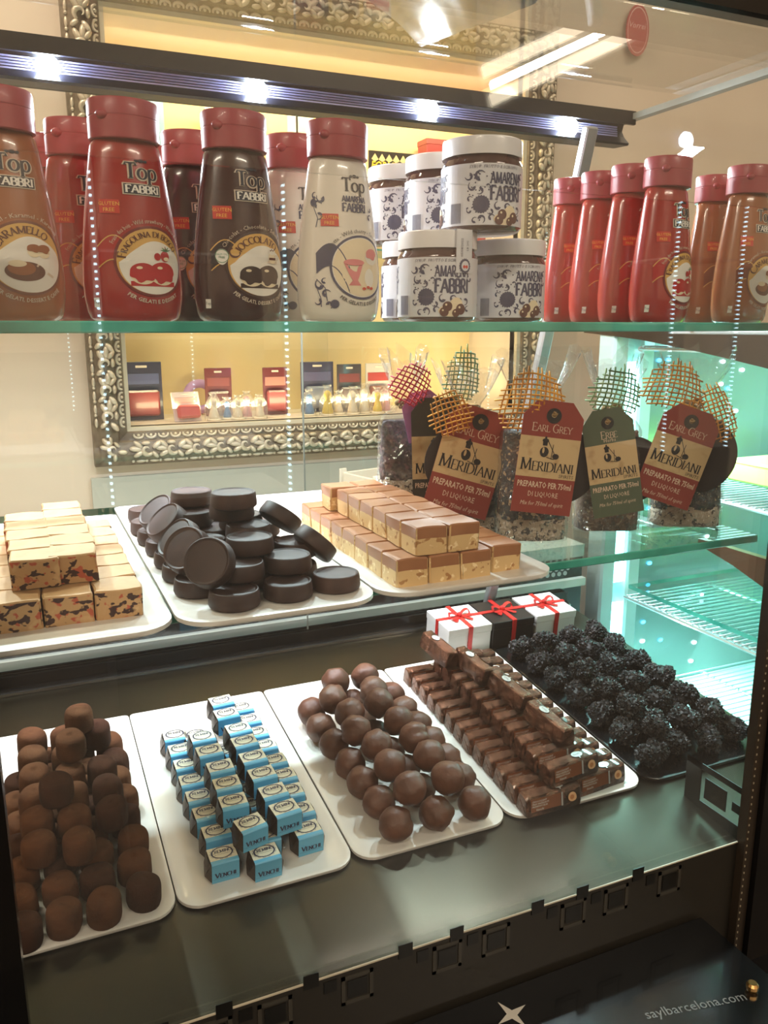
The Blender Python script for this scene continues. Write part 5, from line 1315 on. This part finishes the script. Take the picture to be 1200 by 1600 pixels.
def card_tag(parent, name_txt, sub_txt, col, TWd, TH_, plain=False):
    """card tag in local x (right), z (up), facing -y, top centre at the origin"""
    mm = mat('tag_card_%d_%d_%d' % col, col, .6)
    P2 = [(-TWd / 2, -TH_), (TWd / 2, -TH_), (TWd / 2, -.013), (TWd / 2 - .011, 0), (-TWd / 2 + .011, 0), (-TWd / 2, -.013)]
    card = MB().prism(P2, 0, .0006, M=Matrix.Rotation(PI / 2, 4, 'X'))
    t_ = card.build('tag', mm, parent)
    pr = MB(); F = lambda x, y, o: (x, -.0006 - o, y); D = lambda s_, mi, o: decal(pr, s_, F, mi, o)
    kz0, kz1 = -TH_ * .68, -TH_ * .32
    if not plain: D(rect2(-TWd / 2, kz0, TWd / 2, kz1, 1, 1), 1, .0002)
    s_ = TWd / .052
    D(disc2(0, -.0125, .0065 * s_, .0065 * s_), 3, .0002); D(disc2(0, -.0118, .0022, .0022), 1, .0004)
    if name_txt:
     t = serif_text(name_txt, .0062 * s_, .10, .05, small=[1.25 if (i == 0 or name_txt[i - 1] == ' ') else 1 for i in range(len(name_txt))]); k_ = min(1, TWd * .66 / t[2])
     D(mv(t, 0, kz1 + .0045, 0, k_, k_), 2, .0003)
    if sub_txt: D(mv(font_text(sub_txt, .0045, res=1), 0, kz1 + .0014), 2, .0003)
    if plain:
        pr.build('tag_print', [mm, M_KRAFT, mat('tag_cream_ink', (222, 196, 172), .6), M_INKB], t_); return t_
    pot_drawing((-.001, kz0 + (kz1 - kz0) * .70), D, 3, s_ * .80)
    t = serif_text('MERIDIANI', .0080 * s_, .15, .05, small=[1.3] + [1] * 8); k_ = TWd * .88 / t[2]
    D(mv(t, 0, kz0 + .0056 * s_, 0, k_, k_), 3, .0004)
    t = font_text('SPIRITS', .0042, res=1); D(mv(t, TWd / 2 - t[2] / 2 - .002, kz0 + .0014), 3, .0004)
    for i, (s2, sz, bo) in enumerate((('PREPARATO PER 750ml', .0070, .02), ('DI LIQUORE', .0062, 0), ('Mix for 750ml of spirit', .0052, 0))):
        t = font_text(s2, sz * s_, bold=bo, shear=.25 if i == 2 else 0, res=1); k_ = min(1, TWd * (.90, .5, .72)[i] / t[2])
        D(mv(t, 0, kz0 - .0085 * s_ - i * .0078 * s_, 0, k_, 1), 2, .0003)
    pr.build('tag_print', [mm, M_KRAFT, mat('tag_cream_ink', (222, 196, 172), .6), M_INKB], t_)
    return t_
def twisted_twine(pts, r=.0013):
    out = MB()
    pts = [Vector(p) for p in pts]
    for s in (0, PI):
        q = []
        for i in range(len(pts) - 1):
            for k_ in range(5):
                f_ = k_ / 5; p = pts[i].lerp(pts[i + 1], f_); a = (i * 5 + k_) * .9 + s
                q.append(p + Vector((math.cos(a) * r * .8, math.sin(a) * r * .8 * .6, math.sin(a) * r * .8)))
        out.tube(q, r, 5)
    return out
def raffia(cols, w, h, c, roll, seed):
    """loose open weave patch, bulging to the front, frayed at the rim; c = centre, local"""
    rnd = random.Random(seed); mb_ = MB(); n = max(6, round(w / .0042)); m_ = max(6, round(h / .0042))
    R_ = Matrix.Rotation(roll, 3, 'Y')
    def P(u, v, k):
        x, z = (u - .5) * w, (v - .5) * h
        q = Vector((x * (1 - .25 * (v - .5)), -.010 * (1 - (2 * u - 1) ** 2 * .8 - (2 * v - 1) ** 2 * .6) + .0007 * k, z + .10 * w * math.cos(2.4 * (u - .5))))
        return Vector(c) + R_ @ q
    for i in range(n):
        u = (i + .5) / n; e_ = .5 * math.sqrt(max(.12, 1 - (2 * u - 1) ** 2 * .85)); v0, v1 = .5 - e_ - rnd.uniform(0, .05), .5 + e_ + rnd.uniform(0, .14); du = rnd.uniform(-.02, .02)
        mb_.tube([P(u + du * math.sin(5 * t), v0 + (v1 - v0) * t, 1 if (i + j) % 2 else -1) for j, t in enumerate([k_ / 12 for k_ in range(13)])], .00075, 4, rnd.randrange(len(cols)))
    for j in range(m_):
        v = (j + .5) / m_; e_ = .5 * math.sqrt(max(.12, 1 - (2 * v - 1) ** 2 * .85)); u0, u1 = .5 - e_ - rnd.uniform(0, .10), .5 + e_ + rnd.uniform(0, .10); dv = rnd.uniform(-.02, .02)
        mb_.tube([P(u0 + (u1 - u0) * t, v + dv * math.sin(5 * t), -1 if (i + j) % 2 else 1) for i, t in enumerate([k_ / 12 for k_ in range(13)])], .00075, 4, rnd.randrange(len(cols)))
    return mb_
def bag(px, py, Y, w, d, hb, htop, fill, sugar_h, label, name_txt, sub_txt, col, tagpx, tag_w, tag_h, roll, net, round_px=None, tint=None, yaw=0.35, film_w=1.0, twine=True):
    c = atY(px, py, Y)
    e = empty('spice_bag', (c.x, Y, Z_MID + .0010), (0, 0, -yaw)); tag(e, label, 'bag', 'spice bags on the middle shelf')
    rnd = random.Random(int(px)); ph = [rnd.uniform(0, 6) for _ in range(4)]
    def sec(t):                                          # half width, half depth at height fraction t of the filled body
        return w / 2 * (1 - .10 * t ** 2), d / 2 * (1 - .45 * t ** 2)
    def ring(t, n, grow=0.0, pinch=1.0):
        a_, b_ = sec(t); out = []
        for k_ in range(n):
            th = 2 * PI * k_ / n; cs, sn = math.cos(th), math.sin(th); e_ = .55
            out.append((math.copysign(abs(cs) ** e_, cs) * (a_ + grow) * pinch, math.copysign(abs(sn) ** e_, sn) * (b_ + grow) * pinch))
        return out
    def body(t0, t1, name, mm, grow, nst=7):
        mb_ = MB(); n = 28; vs = []
        for i in range(nst + 1):
            t = t0 + (t1 - t0) * i / nst
            for k_, (x, y) in enumerate(ring(t, n, grow)):
                q = .0009 * math.sin(5 * k_ + 9 * i + ph[0]); vs.append((x + q, y + q, hb * t + .0008 + (.003 * math.sin(3 * x / w * 6 + ph[1]) if (i == nst) else 0)))
        fs = [(i * n + k_, i * n + (k_ + 1) % n, (i + 1) * n + (k_ + 1) % n, (i + 1) * n + k_) for i in range(nst) for k_ in range(n)] + [tuple(range(n))[::-1], tuple(nst * n + k_ for k_ in range(n))]
        mb_.add(vs, fs); mb_.build(name, mm, e, 'all')
    if sugar_h > 0: body(0.0, sugar_h, 'sugar_layer', M_SUG, -.0012, 3)
    body(max(sugar_h, 0), 1.0, 'spice_filling', fill, -.0012)
    # cellophane: body, shoulders gathered at the tie, then flaring top
    mb_ = MB(); n = 40; vs = []; zt = hb + .020
    lv = [(0.0, 1.0, 0), (.25, 1.0, .0004), (.5, 1.0, .0004), (.75, 1.0, .0006), (1.0, 1.0, .0008)]
    rows = []
    for t, k_, g in lv: rows.append([(x, y, hb * t) for x, y in ring(t, n, .0008 + g)])
    for i, (zz, pk) in enumerate(((hb + .008, .82), (zt - .003, .34), (zt, .22), (zt + .006, .30))):
        rows.append([(x * pk + .0015 * math.sin(7 * q + ph[2]) , y * pk + .0015 * math.cos(9 * q + ph[3]), zz) for q, (x, y) in enumerate(ring(1, n))])
    for i in range(1, 7):
        f_ = i / 6; zz = zt + .006 + (htop - zt - .006) * f_
        rows.append([(math.cos(2 * PI * q / n) * w * .5 * film_w * (.30 + .62 * f_ ** .7) + .004 * f_ * math.sin(5 * q + ph[0]), math.sin(2 * PI * q / n) * d * (.12 + .20 * f_) + .005 * f_ * math.sin(6 * 2 * PI * q / n + ph[1]), zz + .008 * f_ * math.sin(3 * 2 * PI * q / n + ph[2]) + .004 * f_ * math.sin(8 * 2 * PI * q / n + ph[3])) for q in range(n)])
    for r_ in rows: vs += r_
    fs = [(i * n + k_, i * n + (k_ + 1) % n, (i + 1) * n + (k_ + 1) % n, (i + 1) * n + k_) for i in range(len(rows) - 1) for k_ in range(n)]
    mb_.add(vs, fs); mb_.build('cellophane', M_FILM, e, 'all')
    # raffia net and tie
    Ri = Matrix.Rotation(-yaw, 3, 'Z').inverted()
    for (cols, nx, ny, nY, ww, hh_, rl_) in net:
        q_ = Ri @ (atY(nx, ny, nY) - Vector((c.x, Y, Z_MID + .0004)))
        raffia(cols, ww, hh_, q_, rl_, int(nx)).build('raffia_net', cols, e, 'all')
    tie = MB().tube([(math.cos(2 * PI * i / 16) * w * .14, math.sin(2 * PI * i / 16) * d * .16, zt + .0015 * math.sin(4 * PI * i / 16)) for i in range(16)], .0020, 6, closed=True); tie.build('tie', M_TWINE, e, 'all')
    # tag hangs in front, turned to the customer
    tc_ = atY(tagpx[0], tagpx[1], tagpx[2]); R_ = Matrix.Rotation(-yaw, 3, 'Z')
    loc = R_.inverted() @ (tc_ - Vector((c.x, Y, Z_MID + .0004)))
    t_ = card_tag(e, name_txt, sub_txt, col, tag_w, tag_h, name_txt == 'FRUTTI'); t_.location = loc; t_.rotation_euler = (-.06, roll, 0)
    if twine:
        eye = loc + Vector((math.sin(roll) * -.0115, -.001, -.0115)); knot = Vector((.0, -d * .2, zt))
        mid_ = (eye + knot) / 2 + Vector((.004, -.004, .006))
        twisted_twine([knot, mid_, eye, eye + Vector((.001, -.002, .002))]).build('twine', M_TWINE, e, 'all')
        kb_ = MB()
        for i in range(3): kb_.tube([(knot.x + .005 * math.cos(a + i) , knot.y - .002 + .002 * i, knot.z + .0042 * math.sin(a + i * 2)) for a in [q * .6 for q in range(9)]], .0013, 5)
        kb_.build('knot', M_TWINE, e, 'all')
    if round_px:
        rc = atY(*round_px[:3]); rl = R_.inverted() @ (rc - Vector((c.x, Y, Z_MID + .0004)))
        MB().lathe([(round_px[3], 0), (round_px[3], .0008)], 40, M=Matrix.Translation(rl) @ Matrix.Rotation(PI / 2, 4, 'X')).build('round_card', M_EYE, e)
    return e
M_OCH = mat('ochre_raffia', (226, 160, 60), .7); M_OCH2 = mat('ochre_raffia_dark', (198, 130, 44), .7)
M_GRN = mat('green_raffia', (78, 110, 62), .7); M_GRN2 = mat('sage_raffia', (138, 158, 112), .7); M_RDR = mat('red_raffia', (190, 50, 70), .7); M_OLV = mat('olive_raffia', (130, 130, 60), .7)
RED = (142, 58, 48); GREEN = (86, 96, 76)
bag(630, 760, .722, .050, .032, .100, .165, M_BERRY, .46, 'slim berry spice bag with lilac tag, leftmost of the bags', 'FRUTTI', '', (176, 120, 178), (656, 612, .700), .040, .046, -.20, [([M_RDR], 640, 606, .700, .035, .038, .5)], None, yaw=.30, film_w=.9)
bag(704, 790, .735, .050, .034, .098, .150, M_TEA, .0, 'spice bag with dark brown tag and tall green raffia net', '', '', (58, 52, 44), (683, 622, .690), .050, .112, -.02, [([M_GRN, M_OLV], 722, 592, .708, .032, .047, .1)], None, yaw=.30, film_w=.8)
bag(733, 820, .674, .058, .036, .096, .158, M_TEA, .16, 'spice bag with tilted red tag beside the fudge', 'EARL GREY', '', RED, (757, 640, .650), .0605, .098, .28, [([M_OCH, M_OCH2], 704, 650, .652, .035, .039, -.3)], (722, 725, .658, .035), yaw=.35)
bag(828, 840, .628, .064, .040, .098, .166, M_TEA, .20, 'spice bag with large red tag and ochre net, in the centre', 'EARL GREY', '', RED, (869, 628, .585), .0525, .097, .12, [([M_OCH, M_OCH2], 830, 638, .600, .056, .050, .1)], (876, 730, .604, .034), yaw=.35, film_w=1.2)
bag(945, 825, .630, .060, .040, .096, .164, M_HERB, .0, 'spice bag with green tag, between two red tagged bags', 'ERBE', 'Herbs', GREEN, (946, 640, .590), .0455, .096, -.17, [([M_GRN2, M_GRN2, M_GRN], 960, 620, .606, .044, .040, .2)], (985, 735, .612, .032), yaw=.40)
bag(1068, 815, .612, .066, .040, .100, .166, M_TEA, .17, 'spice bag with red tag at the right end of the row', 'EARL GREY', '', RED, (1088, 640, .575), .0540, .090, .32, [([M_OCH, M_OCH2], 1050, 612, .592, .052, .040, .15), ([M_OCH, M_OCH2], 1122, 652, .588, .028, .054, -.35)], (1092, 712, .592, .036), yaw=.45, film_w=1.2)

# ------------------------------------------------------------------ inside the niche: plain packs and wrapped toppers
def npos(px, py, Y): return atY(px, py, Y)
NZ = NZ0 + .0005
def pack(px, w, h, Y, cols, label, tilt=0.0, yaw=0.0, z=None, hole=True):
    x = atY(px, 600, Y).x
    e = empty('blister_pack', (x, Y, NZ if z is None else z), (tilt, 0, yaw)); tag(e, label, 'pack', 'packs standing in the wall niche')
    c0 = mat('pack_%d_%d_%d' % cols[0], cols[0], .4, coat=.3); c1 = mat('pack_%d_%d_%d' % cols[1], cols[1], .35, coat=.3); c2 = mat('pack_%d_%d_%d' % cols[2], cols[2], .4)
    cd = MB().cbox((-w / 2, 0, 0), (w / 2, .004, h), .001); cd.build('card', c0, e)
    MB().cbox((-w * .40, -.016, h * .08), (w * .40, 0, h * .52), .004).build('blister', c1, e)
    MB().cbox((-w * .42, -.0015, h * .62), (w * .42, 0, h * .80), .0005).build('title_band', c2, e)
    if hole: MB().cbox((-w * .14, -.001, h * .90), (w * .14, 0, h * .94), .0004).build('hang_slot', M_CEIL, e)
    return e
pack(222, .085, .125, 1.86, ((52, 50, 72), (120, 44, 44), (84, 90, 128)), 'dark blue and red toy pack at the left end of the niche')
pack(292, .062, .064, 1.80, ((214, 196, 190), (196, 84, 84), (220, 160, 150)), 'low white card pack with red heart shape in the niche', -.25, .2)
pack(341, .060, .108, 1.88, ((120, 52, 54), (96, 40, 44), (150, 80, 78)), 'dark red hanging pack left of the warm glow', 0, -.12)
pack(430, .058, .108, 1.86, ((112, 44, 50), (140, 60, 64), (180, 120, 110)), 'dark red toy pack right of the warm glow')
pack(496, .082, .118, 1.88, ((66, 64, 92), (92, 96, 116), (88, 84, 120)), 'slate blue boxed pack in the middle of the niche')
pack(546, .062, .112, 1.86, ((70, 58, 60), (92, 74, 74), (120, 60, 60)), 'charcoal hanging pack beside the slate blue pack')
pack(591, .066, .112, 1.88, ((206, 196, 188), (120, 70, 60), (170, 60, 58)), 'white and brown hanging pack at the right of the niche')
M_TOP = [mat('topper_cream', (234, 218, 190), .4), mat('topper_yellow', (236, 200, 70), .4), mat('topper_blue', (90, 130, 180), .4), mat('topper_pink', (226, 170, 170), .4)]
M_TFILM = pane('topper_film', (.98, .98, .98), f0=.06, rough=.1, haze=.10, wrinkle=(50, .9, .02))
for i, (px, hgt, mi) in enumerate(((334, .050, 0), (357, .040, 2), (372, .044, 0), (388, .050, 3), (406, .044, 0), (486, .050, 2), (512, .058, 1), (532, .046, 0), (551, .054, 0), (572, .058, 0), (590, .050, 1), (606, .052, 3))):
    x = atY(px, 640, 1.795).x
    e = empty('cake_topper', (x, 1.795 + .012 * (i % 2), NZ)); tag(e, f'small film wrapped cake topper on the niche ledge, {["leftmost", "second", "third", "fourth", "fifth", "sixth", "seventh", "eighth", "ninth", "tenth", "eleventh", "rightmost"][i]} of the row', 'cake topper', 'wrapped cake toppers in the niche')
    k_ = hgt / .055
    MB().lathe([(.016, 0), (.016, .003), (.012, .004)], 14).build('stand', M_TOP[0], e, 'all')
    MB().lathe([(.012 * k_, .004), (.0125 * k_, .010), (.008 * k_, .026 * k_), (.0055 * k_, .034 * k_), (.007 * k_, .038 * k_), (.0085 * k_, .044 * k_), (.007 * k_, .050 * k_), (.003 * k_, .0535 * k_)], 14).build('figure', M_TOP[mi], e, 'all')
    fl_ = MB(); n = 16; rows = []
    for z_, r_ in ((.001, .018), (.02, .019), (.036, .017), (.050 * k_ + .004, .010), (.056 * k_ + .004, .004), (.066 * k_, .010)):
        rows += [(math.cos(2 * PI * q / n) * r_ * (1 + .14 * math.sin(5 * q + i)), math.sin(2 * PI * q / n) * r_ * .8, z_ + .002 * math.sin(3 * q)) for q in range(n)]
    fl_.add(rows, [(j * n + q, j * n + (q + 1) % n, (j + 1) * n + (q + 1) % n, (j + 1) * n + q) for j in range(5) for q in range(n)]); fl_.build('film', M_TFILM, e, 'all')
# a pale ring leaning on the back wall
c = atY(313, 603, 1.92); rg = MB().tube([(math.cos(2 * PI * q / 24) * .030, math.sin(2 * PI * q / 24) * .004, math.sin(2 * PI * q / 24) * .030) for q in range(24)], .010, 8, closed=True).build('foam_ring', mat('lilac_foam', (190, 150, 200), .6), None, 'all', (c.x, 1.93, NZ + .041))
tag(rg, 'lilac ring leaning behind the dark red pack', 'ring')
# glass shelf across the niche with taller packs on it
ns = empty('niche_shelf', ((NX0 + NX1) / 2, YW + .02, .165)); tag(ns, 'narrow glass shelf across the wall niche', 'shelf')
s_ = MB().box((-(NX1 - NX0) / 2 + .002, 0, 0), ((NX1 - NX0) / 2 - .002, .19, .006)); s_.m = [0, 0, 1, 1, 1, 1]; s_.build('glass_sheet', [M_SHELFG, M_EDGE], ns)
for xk in (-.44, .44): MB().cbox((xk - .005, .09, -.010), (xk + .005, .10, 0), .001).build('shelf_pin', M_STEELW, ns)
ZS = .1715
def spack(px, py_top, w, Y, cols, label, yaw=0.0, hole=True):
    z1 = atY(px, py_top, Y).z; return pack(px, w, z1 - ZS, Y, cols, label, 0, yaw, ZS, hole)
for o_, args in ((0, (225, 142, .150, 1.90, ((150, 186, 204), (196, 210, 214), (120, 70, 60)), 'pale blue picture pack behind the strawberry bottle', 0, False)), (1, (372, 150, .100, 1.90, ((224, 212, 196), (236, 220, 214), (206, 150, 160)), 'cream sticker card behind the chocolate bottle', 0, False)), (2, (478, 168, .062, 1.90, ((228, 220, 200), (232, 226, 210), (110, 170, 150)), 'cream card with green clover colours, left of two', 0, False)), (3, (533, 170, .062, 1.90, ((228, 220, 200), (236, 214, 200), (222, 140, 120)), 'cream card with pink and green colours, right of two', 0, False))):
    e = spack(*args)
# picture frame edge on the blue pack, flower and clover shapes printed on the cards
def flat_shape(px, py, Y, shape, m, label=None): pass
# racing sign and red box on the shelf
c = atY(619, 262, 1.86); sg = empty('racing_sign', (c.x, 1.88, ZS), (0, 0, 0)); tag(sg, 'black and yellow chequered racing sign behind the jars', 'sign')
h1 = atY(619, 238, 1.88).z - ZS
MB().cbox((-.060, 0, 0), (.060, .005, h1), .001).build('board', mat('sign_black', (40, 32, 26), .4), sg)
sp_ = MB(); F = lambda x, y, o: (x, -.0006 - o, y); y_ = h1 - .040
for i in range(6): decal(sp_, ([(-.054 + i * .018, h1 - .019), (-.045 + i * .018, h1 - .006), (-.036 + i * .018, h1 - .019), (-.045 + i * .018, h1 - .024)], [(0, 3, 2, 1)]), F, 0, 0)
t = font_text('FORMULA 1', .024, bold=.03, shear=.2, res=2); decal(sp_, mv(t, 0, y_, 0, .110 / t[2], 1), F, 1, .0004)
sp_.build('lettering', [mat('sign_cream', (226, 206, 150), .4), mat('sign_yellow', (240, 200, 60), .4)], sg)
c0, c1 = atY(667, 216, 1.90), atY(790, 214, 1.90)
rb_ = empty('red_box', ((c0.x + c1.x) / 2, 1.90, ZS)); tag(rb_, 'pinkish red box on the niche shelf behind the upper jars', 'box')
MB().cbox((-(c1.x - c0.x) / 2, 0, 0), ((c1.x - c0.x) / 2, .05, c0.z - ZS), .002).build('carton', mat('red_carton', (160, 58, 58), .5), rb_)
MB().cbox((-(c1.x - c0.x) / 2 - .001, -.001, c0.z - ZS - .012), ((c1.x - c0.x) / 2 + .001, .051, c0.z - ZS + .001), .001).build('lid', mat('red_carton_lid', (176, 76, 72), .5), rb_)

# ------------------------------------------------------------------ white wooden crate on the back counter
zc = -.378; cr_ = atY(580, 780, 1.50)
cr = empty('wooden_crate', (cr_.x + .038, 1.50, zc + .0005), (0, 0, .25)); tag(cr, 'small white wooden slatted crate on the back counter', 'crate')
M_WW = mat('white_painted_wood', (226, 218, 202), .6, bump=(60, .2, .001))
cw, cdp = .075, .05; z_hi = atY(580, 737, 1.50).z - zc
for i in range(3):
    za = .002 + i * z_hi / 3; zb = za + z_hi / 3 - .005
    for s in (-1, 1):
        MB().cbox((-cw, s * cdp - .003, za), (cw, s * cdp + .003, zb), .001).build('slat', M_WW, cr)
        MB().cbox((s * cw - .003, -cdp + .003, za), (s * cw + .003, cdp - .003, zb), .001).build('slat', M_WW, cr)
for sx in (-1, 1):
    for sy in (-1, 1): MB().cbox((sx * (cw - .002) - .008, sy * (cdp + .0055) - .0025, 0), (sx * (cw - .002) + .008, sy * (cdp + .0055) + .0025, z_hi + .004), .001).build('corner_post', M_WW, cr)
MB().cbox((-cw + .003, -cdp + .003, 0), (cw - .003, cdp - .003, .004), .0005).build('bottom', M_WW, cr)

# ------------------------------------------------------------------ crumpled clear plastic sleeve lying on the case top
zsl = ztop + .0075
qa, qb, qc, qd = atZ(500, -70, zsl), atZ(880, -75, zsl), atZ(838, 6, zsl), atZ(662, 72, zsl)
cen = (qa + qb + qc + qd) / 4
def crum(u, v):
    p = (qa * (1 - u) + qb * u) * (1 - v) + (qd * (1 - u) + qc * u) * v - cen
    f_ = math.sin(PI * u) * math.sin(PI * v)
    q_ = .0028 * (abs(math.sin(44 * u + 9 * v)) * abs(math.sin(34 * v - 6 * u)))
    return (p.x + .003 * math.sin(9 * v + 2), max(p.y + .003 * math.sin(11 * u), .686 - cen.y), .002 + f_ * .020 + .0035 * math.sin(9 * u + 4 * v) * f_ + .003 * abs(math.sin(6 * u - 7 * v)) + q_)
pb = MB(); pb.grid(crum, 90, 70)
pb.grid(lambda u, v: (lambda q: (q[0], q[1], .0005 + .0006 * math.sin(20 * u) ** 2))(crum(u, v)), 30, 24)
M_BUB = pane('bubble_sleeve', (.60, .65, .75), f0=.26, rough=.25, haze=.80, haze_col=(.13, .17, .28), milky=True)  # bluish lamp light from below is put into the film's colour
sv = empty('plastic_sleeve', (cen.x, cen.y, ztop + .0056)); tag(sv, 'crumpled clear plastic sleeve lying on top of the case', 'plastic bag')
pb.build('film', M_BUB, sv, 'all')

# ------------------------------------------------------------------ round red paper tag hanging over the wall at upper right
c = atY(997, 47, 1.735)
hs = empty('hanging_tag', (c.x, YW - .012, c.z)); tag(hs, 'red oval paper sign on the back wall, upper right', 'sign')
MB().lathe([(1, 0), (1, .002)], 40, .034, .056, M=Matrix.Rotation(PI / 2, 4, 'X')).build('paper', mat('red_paper', (196, 74, 72), .6), hs)
hp = MB(); F = lambda x, y, o: (x, -.0022 - o, y)
decal(hp, ([(x * .030, y * .050) for x, y in ring2(0, 0, .95, 1.0)[0]], ring2(0, 0, .95, 1.0)[1]), F, 0, 0)
decal(hp, mv(font_text('Vorrei', .019, shear=.3, res=2), 0, .004), F, 0, 0)
hp.build('lettering', mat('pale_pink_ink', (250, 200, 192), .6), hs)

# ------------------------------------------------------------------ lit goods cabinets behind the customer (mirrored in the front glass)
M_CABW = mat('cabinet_white', (206, 210, 210), .4)
def lit_cabinet(x0, x1, y, z0, z1, label, strips, seed):
    e = empty('lit_cabinet', ((x0 + x1) / 2, y, -EYE)); tag(e, label, 'cabinet', 'lit goods cabinets behind the customer')
    w = (x1 - x0) / 2; L = lambda z: z + EYE
    MB().box((-w - .02, -.30, 0), (w + .02, 0, L(z0))).build('base', M_BLACKM, e)
    MB().box((-w - .02, -.30, L(z0)), (w + .02, -.28, L(z1))).build('back', mat('cabinet_back', (120, 112, 104), .5), e)
    MB().box((-w - .02, -.30, L(z1)), (w + .02, 0, L(z1) + .03)).build('roof', M_BLACKM, e)
    rnd = random.Random(seed); nS = 4
    for i in range(nS):
        z = z0 + (z1 - z0) * i / nS + .004
        MB().box((-w, -.27, L(z)), (w, -.01, L(z) + .006)).build('shelf', M_CABW, e)
    for sx in strips:
        MB().box((sx * w - .008, -.012, L(z0)), (sx * w + .008, -.004, L(z1))).build('strip_rail', M_STEELW, e)
        d_ = MB(); n_ = int((z1 - z0) / .016)
        for k_ in range(n_): d_.box((sx * w - .003, -.003, L(z0) + .006 + k_ * .016), (sx * w + .003, .001, L(z0) + .011 + k_ * .016))
        d_.build('led_dots', emit('cabinet_led', (200, 240, 255), 16.0), e, kind='stuff')
    return e
def mirror(px, py, Yv): 
    p = atY(px, py, Yv); return Vector((p.x, 2 * YG - p.y, p.z))
p_a, p_b = mirror(172, 720, 2.0), mirror(455, 770, 2.0)
lit_cabinet(p_a.x, p_b.x, p_a.y, p_b.z, .35, 'tall lit goods cabinet behind the customer, left one', (-1, 1), 1)
p_a, p_b = mirror(1040, 660, 2.3), mirror(1135, 700, 2.3)
lit_cabinet(p_a.x, p_b.x, p_a.y, p_b.z, .45, 'tall lit goods cabinet behind the customer, right one', (-1, 1), 2)

# ------------------------------------------------------------------ lift everything so that the floor is at zero
for o in bpy.data.objects:
    if o.parent is None: o.location.z += EYE
